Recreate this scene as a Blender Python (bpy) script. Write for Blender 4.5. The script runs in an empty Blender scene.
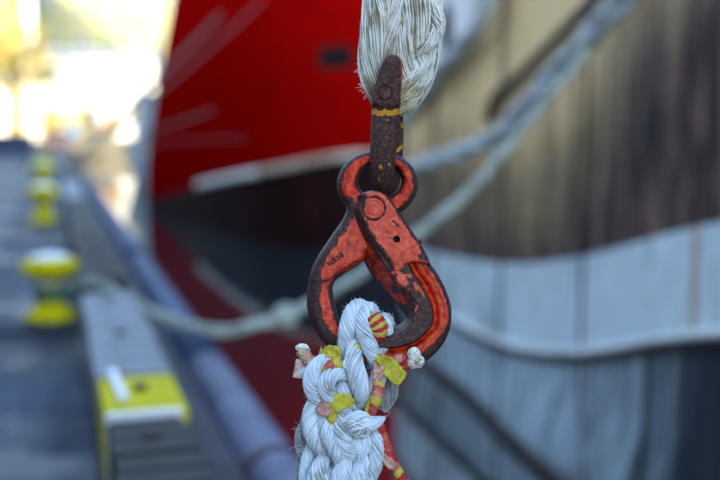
import bpy, bmesh, math, random
import numpy as np
from mathutils import Vector, Matrix, noise as mnoise

random.seed(7)
RS = np.random.RandomState(11)
S = bpy.context.scene
COL = S.collection
# ------------------------------------------------------------------ camera, sky, sun, exposure
CAMH = 1.30
PITCH = math.radians(6.56)
YAW = math.radians(17.12)            # the quay runs this far to the left of the view axis
FOCUS = 1.20
cd = bpy.data.cameras.new('camera')
cam = bpy.data.objects.new('camera', cd)
COL.objects.link(cam)
cam.location = (0, 0, CAMH)
cam.rotation_euler = (math.radians(90) - PITCH, 0, 0)
cd.lens = 50.0
cd.sensor_width = 36.0
cd.clip_start = 0.05
cd.clip_end = 3000
cd.dof.use_dof = True
cd.dof.focus_distance = FOCUS - 0.012
cd.dof.aperture_fstop = 2.1
cd.dof.aperture_blades = 0
S.camera = cam

SUN_EL = math.radians(23.5)
# travel direction of the light in quay coordinates: towards the water (right) and along the quay
SUN_TR = Vector((0.80, 0.60, 0)).normalized()
w = bpy.data.worlds.new('World')
S.world = w
w.use_nodes = True
nt = w.node_tree
bg = nt.nodes['Background']
sky = nt.nodes.new('ShaderNodeTexSky')
sky.sky_type = 'NISHITA'
sky.sun_disc = False
sky.sun_elevation = SUN_EL
sky.altitude = 0
sky.air_density = 1.0
sky.dust_density = 1.2
sky.ozone_density = 1.5
nt.links.new(sky.outputs['Color'], bg.inputs['Color'])
bg.inputs['Strength'].default_value = 0.15

ca, sa = math.cos(YAW), math.sin(YAW)
def Q(v, u, z):
    """quay coordinates (v right of the camera, u along the quay, z up) -> world"""
    return Vector((v*ca - u*sa, v*sa + u*ca, z))
tr = Q(SUN_TR.x, SUN_TR.y, 0)
sd = Vector((tr.x*math.cos(SUN_EL), tr.y*math.cos(SUN_EL), -math.sin(SUN_EL)))   # travel direction
ld = bpy.data.lights.new('sun', 'SUN')
ld.energy = 2.0
ld.angle = math.radians(0.5)
ld.color = (1.0, 0.88, 0.66)
lo = bpy.data.objects.new('sun', ld)
COL.objects.link(lo)
lo.rotation_euler = sd.to_track_quat('-Z', 'Y').to_euler()
lo.location = (-20, -20, 30)
tosun = -sd
sky.sun_rotation = math.atan2(tosun.x, tosun.y)
S.view_settings.view_transform = 'Standard'
S.view_settings.look = 'None'
S.view_settings.gamma = 1.0
S.view_settings.exposure = 2.95
S.cycles.max_bounces = 8
S.cycles.use_denoising = True
S.cycles.sample_clamp_indirect = 8.0

# ------------------------------------------------------------------ helpers
F = 1000.0
def ray(px, py):
    x, y = (px-360)/F, (240-py)/F
    cp, sp = math.cos(PITCH), math.sin(PITCH)
    return Vector((x, cp + y*sp, -sp + y*cp))
def at(px, py, dep):
    return Vector((0, 0, CAMH)) + ray(px, py)*dep
def toQ(p):
    return Vector((p.x*ca + p.y*sa, -p.x*sa + p.y*ca, p.z))   # (v,u,z)
def hitv(px, py, v):
    d = ray(px, py)
    k = v/(d.x*ca + d.y*sa)
    return toQ(Vector((0, 0, CAMH)) + d*k)

def link(name, me, mat=None, parent=None, smooth=False, kind=None, label=None):
    o = bpy.data.objects.new(name, me)
    COL.objects.link(o)
    if mat is not None and len(me.materials) == 0:
        me.materials.append(mat)
    if parent is not None:
        o.parent = parent
    if smooth:
        me.polygons.foreach_set('use_smooth', [True]*len(me.polygons))
    if kind: o['kind'] = kind
    if label: o['label'] = label
    return o
def tag(o, label=None, cat=None, group=None, kind=None):
    if label: o['label'] = label
    if cat: o['category'] = cat
    if group: o['group'] = group
    if kind: o['kind'] = kind
    return o
def empty(name, loc, rotz=0.0):
    o = bpy.data.objects.new(name, None)
    COL.objects.link(o)
    o.location = loc
    o.rotation_euler = (0, 0, rotz)
    o.empty_display_size = 0.1
    return o
def children_of(o):
    return [c for c in bpy.data.objects if c.parent == o]
def copy_tree(o, parent=None):
    c = o.copy()
    COL.objects.link(c)
    if parent is not None: c.parent = parent
    for ch in children_of(o):
        copy_tree(ch, c)
    return c
def mesh(name, verts, faces):
    me = bpy.data.meshes.new(name)
    me.from_pydata([tuple(v) for v in verts], [], [tuple(f) for f in faces])
    me.update()
    return me
def npmesh(name, V, Fq):
    """V (n,3), Fq (m,4) quads, fast"""
    me = bpy.data.meshes.new(name)
    V = np.asarray(V, dtype=np.float32); Fq = np.asarray(Fq, dtype=np.int32)
    me.vertices.add(len(V)); me.vertices.foreach_set('co', V.ravel())
    me.loops.add(Fq.size); me.loops.foreach_set('vertex_index', Fq.ravel())
    me.polygons.add(len(Fq)); me.polygons.foreach_set('loop_start', np.arange(0, Fq.size, 4, dtype=np.int32))
    me.update(calc_edges=True)
    me.validate()
    me.polygons.foreach_set('use_smooth', np.ones(len(me.polygons), dtype=bool))
    return me
def set_attr(me, name, arr):
    a = me.attributes.new(name, 'FLOAT', 'POINT')
    a.data.foreach_set('value', np.asarray(arr, dtype=np.float32))

class MB:
    def __init__(s): s.v = []; s.f = []
    def box(s, x0, x1, y0, y1, z0, z1):
        b = len(s.v)
        for x in (x0, x1):
            for y in (y0, y1):
                for z in (z0, z1): s.v.append((x, y, z))
        for f in ((0,1,3,2),(4,6,7,5),(0,4,5,1),(2,3,7,6),(0,2,6,4),(1,5,7,3)): s.f.append([b+i for i in f])
        return s
    def build(s, name, mat, parent=None, bevel=0.0, **kw):
        me = mesh(name, s.v, s.f)
        if bevel > 0:
            bm = bmesh.new(); bm.from_mesh(me)
            bmesh.ops.bevel(bm, geom=bm.edges[:], offset=bevel, segments=2, affect='EDGES', profile=0.5)
            bm.to_mesh(me); bm.free()
        return link(name, me, mat, parent, **kw)

def catmull(P, n):
    """P (k,d) -> dense samples, n per segment"""
    P = np.asarray(P, float)
    E = np.vstack([2*P[0]-P[1], P, 2*P[-1]-P[-2]])
    out = []
    for i in range(1, len(E)-2):
        t = np.linspace(0, 1, n, endpoint=False)[:, None]
        p0, p1, p2, p3 = E[i-1], E[i], E[i+1], E[i+2]
        out.append(0.5*((2*p1) + (-p0+p2)*t + (2*p0-5*p1+4*p2-p3)*t**2 + (-p0+3*p1-3*p2+p3)*t**3))
    out.append(P[-1:])
    return np.vstack(out)
def resample(P, step):
    d = np.r_[0, np.cumsum(np.linalg.norm(np.diff(P[:, :3], axis=0), axis=1))]
    n = max(4, int(d[-1]/step)+1)
    t = np.linspace(0, d[-1], n)
    return np.stack([np.interp(t, d, P[:, k]) for k in range(P.shape[1])], 1), t
def frames(C):
    T = np.gradient(C, axis=0); T /= np.linalg.norm(T, axis=1)[:, None] + 1e-9
    N = np.zeros_like(C); n = np.array([0, 0, 1.0])
    if abs(T[0, 2]) > .9: n = np.array([1.0, 0, 0])
    for i in range(len(C)):
        n = n - T[i]*np.dot(n, T[i]); n /= np.linalg.norm(n)+1e-9
        N[i] = n
    return T, N, np.cross(T, N)
def tubes(C, N, B, R, sides):
    """C,N,B (k,m,3) k tubes of m samples, R (k,m)"""
    k, m, _ = C.shape
    a = np.arange(sides)*2*np.pi/sides
    V = C[:, :, None, :] + R[:, :, None, None]*(np.cos(a)[None, None, :, None]*N[:, :, None, :] + np.sin(a)[None, None, :, None]*B[:, :, None, :])
    idx = np.arange(k*m*sides).reshape(k, m, sides)
    i0 = idx[:, :-1, :]; i1 = idx[:, 1:, :]
    Fq = np.stack([i0, np.roll(i0, -1, 2), np.roll(i1, -1, 2), i1], -1).reshape(-1, 4)
    return V.reshape(-1, 3), Fq

# ------------------------------------------------------------------ materials
class NB:
    def __init__(s, name):
        s.m = bpy.data.materials.new(name); s.m.use_nodes = True
        s.t = s.m.node_tree; s.p = s.t.nodes['Principled BSDF']
        s.tc = s.t.nodes.new('ShaderNodeTexCoord')
    def n(s, typ, **kw):
        nd = s.t.nodes.new(typ)
        for k, v in kw.items(): setattr(nd, k, v)
        return nd
    def l(s, a, b): s.t.links.new(a, b)
    def inp(s, sock, v):
        if isinstance(v, bpy.types.NodeSocket): s.l(v, sock)
        elif v is not None: sock.default_value = v
    def co(s, scale=(1, 1, 1), kind='Object', loc=(0, 0, 0)):
        mp = s.n('ShaderNodeMapping'); mp.inputs['Scale'].default_value = scale; mp.inputs['Location'].default_value = loc
        s.l(s.tc.outputs[kind], mp.inputs['Vector']); return mp.outputs['Vector']
    def noise(s, vec, scale, detail=4, rough=.55, dist=0.0):
        nd = s.n('ShaderNodeTexNoise'); s.l(vec, nd.inputs['Vector'])
        nd.inputs['Scale'].default_value = scale; nd.inputs['Detail'].default_value = detail
        nd.inputs['Roughness'].default_value = rough; nd.inputs['Distortion'].default_value = dist
        return nd.outputs['Fac']
    def math(s, op, a, b=None, c=None, clamp=False):
        nd = s.n('ShaderNodeMath', operation=op, use_clamp=clamp)
        s.inp(nd.inputs[0], a)
        if b is not None: s.inp(nd.inputs[1], b)
        if c is not None: s.inp(nd.inputs[2], c)
        return nd.outputs[0]
    def ramp(s, fac, stops, interp='LINEAR'):
        nd = s.n('ShaderNodeValToRGB'); cr = nd.color_ramp; cr.interpolation = interp
        while len(cr.elements) < len(stops): cr.elements.new(0.5)
        for e, (p, c) in zip(cr.elements, stops):
            e.position = p; e.color = (c[0], c[1], c[2], 1) if len(c) == 3 else c
        s.inp(nd.inputs['Fac'], fac); return nd.outputs['Color']
    def step(s, x, lo, hi):
        nd = s.n('ShaderNodeMapRange', interpolation_type='SMOOTHSTEP')
        s.inp(nd.inputs['Value'], x); nd.inputs['From Min'].default_value = lo; nd.inputs['From Max'].default_value = hi
        return nd.outputs['Result']
    def mix(s, f, a, b):
        nd = s.n('ShaderNodeMix', data_type='RGBA')
        s.inp(nd.inputs[0], f)
        for so, v in ((nd.inputs[6], a), (nd.inputs[7], b)):
            if isinstance(v, bpy.types.NodeSocket): s.l(v, so)
            else: so.default_value = (v[0], v[1], v[2], 1)
        return nd.outputs[2]
    def attr(s, name):
        nd = s.n('ShaderNodeAttribute'); nd.attribute_name = name; return nd.outputs['Fac']
    def bump(s, h, strength=.3, dist=.01, normal=None):
        nd = s.n('ShaderNodeBump'); s.inp(nd.inputs['Height'], h)
        nd.inputs['Strength'].default_value = strength; nd.inputs['Distance'].default_value = dist
        if normal is not None: s.l(normal, nd.inputs['Normal'])
        s.l(nd.outputs['Normal'], s.p.inputs['Normal']); return nd.outputs['Normal']
    def set(s, **kw):
        for k, v in kw.items():
            k = k.replace('_', ' ')
            if k == 'Base Color' and not isinstance(v, bpy.types.NodeSocket): v = (v[0], v[1], v[2], 1)
            s.inp(s.p.inputs[k], v)
        return s.m

def painted(name, c, rough=.5, var=.25, scale=3.0, bump=.15, zs=1.0):
    b = NB(name); v = b.co((1, 1, zs))
    n1 = b.noise(v, scale, 5); n2 = b.noise(v, scale*9, 4)
    f = b.math('ADD', b.math('MULTIPLY', n1, .6), b.math('MULTIPLY', n2, .4))
    dk = tuple(x*(1-var*1.6) for x in c); lt = tuple(min(.9, x*(1+var*.7)) for x in c)
    col = b.ramp(f, [(.32, dk), (.5, c), (.68, lt)])
    b.bump(n2, bump, .01)
    b.p.inputs['Specular IOR Level'].default_value = .15
    return b.set(Base_Color=col, Roughness=rough)

def hull_paint(name, c, streak, amount=.5, extra=None, rough=.45, sc=2.2, spec=.3):
    """painted steel plate with vertical run-off streaks (object coords: x along, z up)"""
    b = NB(name)
    vs = b.co((sc*1.2, sc*1.2, sc*.09)); v = b.co()
    n1 = b.noise(vs, 3.0, 6, .65, .3); n2 = b.noise(v, 1.1, 4); n3 = b.noise(vs, 11.0, 4, .6)
    f = b.math('ADD', b.math('MULTIPLY', n1, .62), b.math('MULTIPLY', n2, .38))
    m = b.step(f, .62-amount*.28, .74-amount*.18)
    lt = tuple(min(.9, x*1.12) for x in c); dk = tuple(x*.8 for x in c)
    base = b.ramp(n3, [(.35, dk), (.5, c), (.65, lt)])
    col = b.mix(b.math('MULTIPLY', m, .85), base, streak)
    if extra: col = extra(b, col)
    b.bump(b.noise(v, 2.2, 2), .25, .03)
    b.p.inputs['Specular IOR Level'].default_value = spec
    return b.set(Base_Color=col, Roughness=rough)

M = {}
# painted forged steel of the hook
b = NB('chipped_red_paint_on_iron')
v = b.co(); pa = b.attr('paint'); ch = b.attr('chalk')
n_e = b.noise(v, 260, 5, .65); n_f = b.noise(v, 900, 3, .6); n_l = b.noise(v, 60, 3)
n_w = b.noise(v, 75, 4, .6)
edge = b.math('ADD', b.math('MULTIPLY', b.math('SUBTRACT', n_w, .56), 4.2), b.math('ADD', b.math('MULTIPLY', b.math('SUBTRACT', n_e, .5), 3.0), b.math('MULTIPLY', b.math('SUBTRACT', n_f, .5), 1.6)))
chips = b.step(b.noise(v, 210, 6, .75, .6), .645, .66)
mask = b.step(b.math('SUBTRACT', b.math('ADD', pa, edge), b.math('MULTIPLY', chips, 2.0)), -.04, .06)
rust = b.ramp(b.math('ADD', b.math('MULTIPLY', n_f, .6), b.math('MULTIPLY', n_e, .4)),
              [(.36, (.010, .005, .005)), (.47, (.038, .017, .015)), (.56, (.085, .036, .027)), (.62, (.24, .11, .06))])
deep = b.ramp(b.noise(v, 120, 4), [(.38, (.36, .008, .002)), (.52, (.66, .036, .005)), (.64, (.78, .085, .012))])
pink = b.ramp(b.noise(v, 180, 5), [(.32, (.60, .060, .026)), (.5, (.76, .105, .052)), (.68, (.84, .19, .12))])
red = b.mix(b.math('ADD', ch, b.math('MULTIPLY', b.math('SUBTRACT', n_l, .5), .8), clamp=True), deep, pink)
dirt = b.math('MAXIMUM', b.step(n_f, .56, .68), b.step(b.noise(b.co((60, 14, 60)), 2.4, 4, .6), .58, .70))
red = b.mix(b.math('MULTIPLY', dirt, .42), red, (.16, .035, .015))
col = b.mix(mask, rust, red)
hgt = b.math('ADD', b.math('MULTIPLY', mask, .5), b.math('ADD', b.math('MULTIPLY', n_f, .45), b.math('MULTIPLY', n_e, .35)))
b.bump(hgt, .8, .0016)
rg = b.math('ADD', b.math('MULTIPLY', mask, -.16), b.math('ADD', .42, b.math('MULTIPLY', n_e, .25)))
M['hook'] = b.set(Base_Color=col, Roughness=rg)
b.p.inputs['Specular IOR Level'].default_value = .3

b = NB('rusty_iron_with_yellow_paint')
v = b.co(); pa = b.attr('paint')
n_e = b.noise(v, 230, 5, .65); n_f = b.noise(v, 1000, 3, .6)
edge = b.math('ADD', b.math('MULTIPLY', b.math('SUBTRACT', n_e, .5), 3.4), b.math('MULTIPLY', b.math('SUBTRACT', n_f, .5), .8))
mask = b.step(b.math('ADD', pa, edge), 0, .08)
rust = b.ramp(b.math('ADD', b.math('MULTIPLY', n_f, .55), b.math('MULTIPLY', n_e, .45)),
              [(.37, (.010, .005, .005)), (.47, (.038, .018, .017)), (.545, (.10, .040, .026)), (.60, (.28, .10, .035))])
orange = b.attr('orange')
om = b.step(b.math('ADD', orange, edge), 0, .1)
col = b.mix(om, rust, b.ramp(n_f, [(.4, (.30, .05, .008)), (.6, (.55, .15, .02))]))
yel = b.ramp(n_f, [(.4, (.50, .16, .008)), (.55, (.74, .34, .018))])
col = b.mix(mask, col, yel)
b.bump(b.math('ADD', b.math('MULTIPLY', mask, .4), b.math('ADD', n_f, b.math('MULTIPLY', n_e, .6))), .8, .0018)
M['shackle'] = b.set(Base_Color=col, Roughness=b.math('ADD', .46, b.math('MULTIPLY', n_e, .3)))
b.p.inputs['Specular IOR Level'].default_value = .35

def fibre(name, c, dirtc, dirt=.5, stain=None):
    b = NB(name); v = b.co(); yv = b.attr('yarn')
    n1 = b.noise(v, 38, 4); n2 = b.noise(v, 600, 3)
    m = b.step(b.math('ADD', b.math('ADD', b.math('MULTIPLY', n1, .7), b.math('MULTIPLY', yv, .22)), b.math('MULTIPLY', n2, .18)), .60-dirt*.14, .82-dirt*.12)
    light = b.mix(yv, c, tuple(x*.86 for x in c))
    col = b.mix(m, light, dirtc)
    if stain:
        mp = b.n('ShaderNodeVectorMath', operation='DISTANCE'); b.l(b.tc.outputs['Object'], mp.inputs[0]); mp.inputs[1].default_value = stain
        f = b.math('ADD', b.math('MULTIPLY', mp.outputs['Value'], 22), b.math('MULTIPLY', b.noise(v, 90, 4), .9))
        col = b.mix(b.math('SUBTRACT', .75, b.math('MULTIPLY', b.step(f, .6, 1.45), .75)), col, (.52, .38, .13))
    b.p.inputs['Subsurface Weight'].default_value = 0.0
    b.p.inputs['Sheen Weight'].default_value = .25
    b.p.inputs['Specular IOR Level'].default_value = .25
    b.bump(b.noise(b.co((1, .25, 1)), 1500, 2), .25, .0006)
    return b.set(Base_Color=col, Roughness=.75)
M['rope_old'] = fibre('weathered_cream_fibre', (.88, .86, .74), (.33, .25, .13), .72, stain=(.016, .168, .0))
M['rope_white'] = fibre('white_soft_fibre', (.76, .84, .89), (.34, .36, .33), .42)
M['rope_shade'] = fibre('shade_grey_fibre', (.36, .38, .37), (.16, .15, .12), .5)
def tape(name, c, c2, amount, stripes=0):
    b = NB(name); v = b.co()
    n = b.noise(v, 170, 5, .7, .5); n2 = b.noise(v, 700, 3)
    f = b.step(n, .64-amount*.25, .70-amount*.25)
    col = b.mix(f, c, c2)
    col = b.mix(b.math('MULTIPLY', b.step(n2, .55, .7), .35), col, (.25, .12, .07))
    b.bump(b.math('ADD', n, b.math('MULTIPLY', n2, .6)), .75, .002)
    b.p.inputs['Specular IOR Level'].default_value = .25
    return b.set(Base_Color=col, Roughness=.6)
M['tape_red'] = tape('red_tape', (.50, .030, .022), (.62, .40, .05), .22)
b = NB('multicolour_cloth_tape'); v = b.co()
n = b.noise(v, 190, 5, .7, .5); n2 = b.noise(v, 800, 3); n3 = b.noise(b.co((1, 4, 1)), 60, 3)
col = b.ramp(b.math('ADD', b.attr('code'), b.math('MULTIPLY', b.math('SUBTRACT', n, .5), .75)),
             [(.0, (.42, .016, .016)), (.18, (.52, .035, .022)), (.32, (.60, .13, .085)), (.52, (.60, .27, .19)), (.70, (.60, .43, .26)), (.80, (.60, .44, .035)), (.95, (.62, .52, .04))])
col = b.mix(b.math('MULTIPLY', b.step(n2, .54, .66), .45), col, (.20, .10, .06))
b.bump(b.math('ADD', b.math('MULTIPLY', n3, .6), b.math('ADD', n, b.math('MULTIPLY', n2, .5))), .7, .0018)
b.p.inputs['Specular IOR Level'].default_value = .3
M['tape_multi'] = b.set(Base_Color=col, Roughness=.55)
M['tape_rose'] = tape('faded_rose_tape', (.58, .11, .08), (.60, .30, .20), .45)
M['tape_pink'] = tape('faded_pink_tape', (.55, .26, .20), (.62, .42, .30), .5)
M['tape_yellow'] = tape('yellow_tape', (.58, .52, .04), (.50, .36, .05), .5)
M['tape_tan'] = tape('tan_tape', (.56, .36, .27), (.62, .50, .44), .6)
M['tape_stripe'] = tape('red_and_yellow_tape', (.46, .022, .02), (.66, .52, .04), .62)

def sea_rope(name, c):
    b = NB(name); v = b.co()
    n = b.noise(v, 8, 5); n2 = b.noise(v, 90, 3)
    col = b.ramp(n, [(.35, tuple(x*.55 for x in c)), (.55, c), (.7, tuple(min(.85, x*1.2) for x in c))])
    b.bump(n2, .5, .004)
    return b.set(Base_Color=col, Roughness=.8)
M['line_green'] = sea_rope('greenish_mooring_rope', (.36, .40, .33))
M['line_pale'] = sea_rope('pale_mooring_rope', (.58, .63, .60))
M['line_grey'] = sea_rope('grey_mooring_rope', (.11, .075, .07))
M['dark_steel'] = painted('dark_rusty_steel', (.055, .040, .035), .6, .4, 6)
M['rubber'] = painted('black_rubber', (.012, .012, .013), .6, .2, 6)

def wood(name, c, along='y', rough=.75):
    b = NB(name)
    v = b.co((3, 14, 3)); g = b.co((26, 1.2, 26))
    n1 = b.noise(v, 1.3, 4, .6); n2 = b.noise(g, 3, 5, .7); n3 = b.noise(b.co(), 2.2, 4)
    f = b.math('ADD', b.math('MULTIPLY', n1, .5), b.math('ADD', b.math('MULTIPLY', n2, .2), b.math('MULTIPLY', n3, .3)))
    col = b.ramp(f, [(.36, tuple(x*.45 for x in c)), (.5, c), (.64, tuple(min(.85, x*1.35) for x in c))])
    b.bump(f, .6, .012)
    b.p.inputs['Specular IOR Level'].default_value = .2
    return b.set(Base_Color=col, Roughness=rough)
M['kerb_wood'] = wood('silvered_timber', (.26, .28, .28))
M['kerb_dark'] = wood('dark_weathered_timber', (.045, .042, .036))
M['stringer'] = wood('tarred_timber', (.045, .048, .055))
M['yellow'] = painted('yellow_safety_paint', (.60, .50, .004), .75, .25, 9); M['yellow'].node_tree.nodes['Principled BSDF'].inputs['Specular IOR Level'].default_value = .1
M['white_paint'] = painted('white_paint', (.78, .78, .74), .5, .12, 6)
M['green_rope'] = sea_rope('green_rope', (.01, .16, .09))
M['fender'] = painted('lavender_blue_paint', (.135, .145, .205), .6, .35, 2.4)
M['fender_blue'] = painted('blue_painted_steel', (.035, .065, .13), .6, .35, 2.4)

b = NB('grey_blue_deck_concrete'); v = b.co()
n1 = b.noise(v, .9, 5); n2 = b.noise(v, 14, 5, .7); n3 = b.noise(b.co((2, .35, 1)), 2.5, 4)
f = b.math('ADD', b.math('MULTIPLY', n1, .45), b.math('ADD', b.math('MULTIPLY', n2, .25), b.math('MULTIPLY', n3, .3)))
col = b.ramp(f, [(.40, (.007, .010, .016)), (.5, (.024, .033, .050)), (.60, (.062, .078, .11))])
b.bump(n2, .5, .006)
b.p.inputs['Specular IOR Level'].default_value = .12
M['deck'] = b.set(Base_Color=col, Roughness=b.ramp(n1, [(.42, (.42, .42, .42)), (.56, (.75, .75, .75))]))
M['seawall'] = painted('stained_concrete', (.20, .19, .17), .85, .4, 1.2)
M['bank'] = painted('dry_ground', (.16, .14, .09), .9, .35, .5)

b = NB('harbour_water'); v = b.co()
h1 = b.noise(b.co((1, .6, 1)), 1.3, 3, .5, .4); h2 = b.noise(b.co((1.0, .5, 1)), 6.0, 3, .5)
hh = b.math('ADD', b.math('MULTIPLY', h1, .8), b.math('MULTIPLY', h2, .2))
b.bump(hh, .11, .10)
b.p.inputs['IOR'].default_value = 3.4
M['water'] = b.set(Base_Color=(.010, .016, .018), Roughness=.035)

# hull paints
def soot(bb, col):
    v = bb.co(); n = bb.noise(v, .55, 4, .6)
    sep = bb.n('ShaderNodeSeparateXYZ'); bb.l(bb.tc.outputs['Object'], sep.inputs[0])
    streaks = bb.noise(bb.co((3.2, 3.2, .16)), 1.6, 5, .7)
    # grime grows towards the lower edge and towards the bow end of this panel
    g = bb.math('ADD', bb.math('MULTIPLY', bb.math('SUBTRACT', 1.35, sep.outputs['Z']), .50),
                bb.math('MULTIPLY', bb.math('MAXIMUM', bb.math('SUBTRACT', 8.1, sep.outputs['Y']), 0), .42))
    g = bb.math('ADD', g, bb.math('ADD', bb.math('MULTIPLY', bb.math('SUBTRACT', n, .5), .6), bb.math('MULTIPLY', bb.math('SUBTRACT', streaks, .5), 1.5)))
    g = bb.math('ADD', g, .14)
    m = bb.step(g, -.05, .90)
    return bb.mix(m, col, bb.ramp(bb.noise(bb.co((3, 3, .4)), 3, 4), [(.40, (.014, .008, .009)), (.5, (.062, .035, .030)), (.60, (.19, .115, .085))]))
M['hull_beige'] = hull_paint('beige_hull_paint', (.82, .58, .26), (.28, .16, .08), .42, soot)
RUSTU = hitv(697, 260, 4.06).y
def rustrun(bb, col):
    v = bb.co((9, 9, .35)); n = bb.noise(v, 1.0, 3)
    sep = bb.n('ShaderNodeSeparateXYZ'); bb.l(bb.tc.outputs['Object'], sep.inputs[0])
    dy = bb.math('ABSOLUTE', bb.math('SUBTRACT', sep.outputs['Y'], RUSTU))
    run = bb.math('SUBTRACT', 1.0, bb.step(bb.math('ADD', dy, bb.math('MULTIPLY', bb.noise(bb.co((2, 2, 3)), 3, 3), .05)), .03, .11))
    f = bb.math('MAXIMUM', bb.math('MULTIPLY', bb.step(n, .70, .76), .7), bb.math('MULTIPLY', run, .75))
    g = bb.noise(bb.co((1, 1.6, .35)), 1.6, 5, .65)
    col = bb.mix(bb.math('MULTIPLY', bb.step(g, .50, .62), .5), col, (.24, .26, .25))
    return bb.mix(f, col, (.40, .20, .05))
M['hull_band'] = hull_paint('pale_blue_hull_band', (.70, .82, .83), (.48, .56, .56), .5, rustrun)
def low_dark(bb, col):  # darker towards the bow end, broken up by vertical streaks
    sep = bb.n('ShaderNodeSeparateXYZ'); bb.l(bb.tc.outputs['Object'], sep.inputs[0])
    n = bb.noise(bb.co((4, 4, .2)), 1.4, 5, .7)
    g = bb.math('ADD', bb.math('MULTIPLY', bb.math('SUBTRACT', 6.9, sep.outputs['Y']), .55), bb.math('MULTIPLY', bb.math('SUBTRACT', n, .5), 2.4))
    return bb.mix(bb.step(g, -.2, .8), col, (.022, .030, .040))
M['hull_low'] = hull_paint('grey_blue_hull_paint', (.42, .52, .55), (.13, .17, .20), .6, low_dark)
def redext(bb, col):
    n = bb.noise(bb.co((.7, .7, .7)), 1.0, 3)
    return bb.mix(bb.math('MULTIPLY', bb.step(n, .55, .75), .35), col, (.12, .001, .001))
M['hull_red'] = hull_paint('red_hull_paint', (.20, .0008, .0008), (.095, .002, .001), .25, redext, rough=.6, spec=.0)
M['hull_black'] = hull_paint('black_hull_paint', (.012, .004, .004), (.045, .010, .007), .35, rough=.6, spec=.05)
M['rail'] = hull_paint('white_rail_with_rust', (.62, .66, .60), (.42, .24, .09), .45)
M['rail_rusty'] = hull_paint('rusted_white_rail', (.42, .40, .30), (.22, .08, .025), .75)
M['rail_white'] = painted('white_rail_paint', (.74, .76, .72), .5, .2, 3)
M['glass'] = NB('dark_glass').set(Base_Color=(.02, .03, .035), Roughness=.08)
M['cream'] = painted('cream_render', (.36, .28, .08), .85, .15, .3)
M['white_wall'] = painted('white_wall', (.74, .71, .60), .8, .08, .3)
M['boat_grey'] = painted('pale_grey_boat_paint', (.20, .25, .27), .6, .2, 1)
M['ochre'] = painted('ochre_wall', (.38, .34, .17), .85, .15, .3)
M['roof'] = painted('grey_roof', (.20, .20, .21), .7, .25, 1)
M['shed_wall'] = painted('grey_corrugated_sheet', (.34, .35, .36), .55, .2, .5)
M['bark'] = painted('bark', (.10, .075, .05), .9, .3, 8)
M['port_dark'] = painted('sooty_black', (.006, .004, .004), .9, .2, 3)
def leaf(name, a, c, d):
    b = NB(name); col = b.ramp(b.noise(b.co(), 1.6, 5, .7), [(.35, a), (.5, c), (.66, d)])
    return b.set(Base_Color=col, Roughness=.6)
M['leaf_yellow'] = leaf('yellow_leaves', (.12, .09, .010), (.34, .26, .02), (.50, .42, .06))
M['leaf_gold'] = leaf('golden_leaves', (.20, .07, .008), (.42, .21, .012), (.55, .32, .03))
M['leaf_green'] = leaf('green_leaves', (.03, .07, .02), (.08, .14, .035), (.16, .22, .05))
M['blue_car'] = painted('blue_car_paint', (.10, .20, .38), .3, .1, 3)
M['dark_blue'] = painted('dark_blue_paint', (.06, .08, .14), .5, .3, 3)
M['orange_paint'] = painted('orange_paint', (.55, .20, .02), .5, .2, 3)

# ================================================================== THE SETTING
WZ = -1.70          # water level
def quay_obj(name, mb, mat, parent=None, **kw):
    o = mb.build(name, mat, parent, **kw)
    if parent is None: o.rotation_euler = (0, 0, YAW)
    return o
# water
me = mesh('water', [(-700, -400, WZ), (700, -400, WZ), (700, 900, WZ), (-700, 900, WZ)], [(0, 1, 2, 3)])
o = link('water', me, M['water']); o.rotation_euler = (0, 0, YAW); tag(o, kind='structure')
# quay body
qd = quay_obj('quay', MB().box(-14, .66, -30, 88, -3.0, -.10), M['seawall']); tag(qd, kind='structure')
UJ = [-6, -3.5, -1.2, 1.1, 3.2, 6.35]
u = 6.62
edges = []
for i in range(5): edges.append((UJ[i], UJ[i+1]))
while u < 86:
    L = 2.6 if u < 30 else 6.0
    edges.append((u, min(u+L, 87.6))); u += L
slabs = {}
for (u0, u1) in edges:
    for (v0, v1) in ((-2.3, .13), (-4.9, -2.33)):
        key = (round(u1-u0, 3), round(v1-v0, 3))
        if key not in slabs:
            mb = MB().box(0, v1-v0, 0.012, u1-u0-.012, -.10, 0)
            me = mesh('deck_slab', mb.v, mb.f); me.materials.append(M['deck']); slabs[key] = me
        s_ = bpy.data.objects.new('deck_slab', slabs[key]); COL.objects.link(s_); s_.parent = qd
        s_.location = (v0, u0, random.uniform(-.004, .004))
# wide dark strip across the deck
mb = MB().box(-4.9, .13, 6.36, 6.61, -.12, -.03); mb.build('dark_strip', M['rubber'], qd)
mb = MB().box(-14, -4.93, -30, 88, -.1, -.004); mb.build('deck_apron', M['deck'], qd)
# stringer between kerb and fender, stepping down
mb = MB().box(.47, .66, -6, 86, -.1, -.02)
for i in range(0, 38):
    pass
st = mb.build('stringer', M['stringer'], qd)
# far land
land = quay_obj('ground', MB().box(-300, 300, 88, 700, -3, .02), M['bank']); tag(land, kind='structure')

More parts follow.
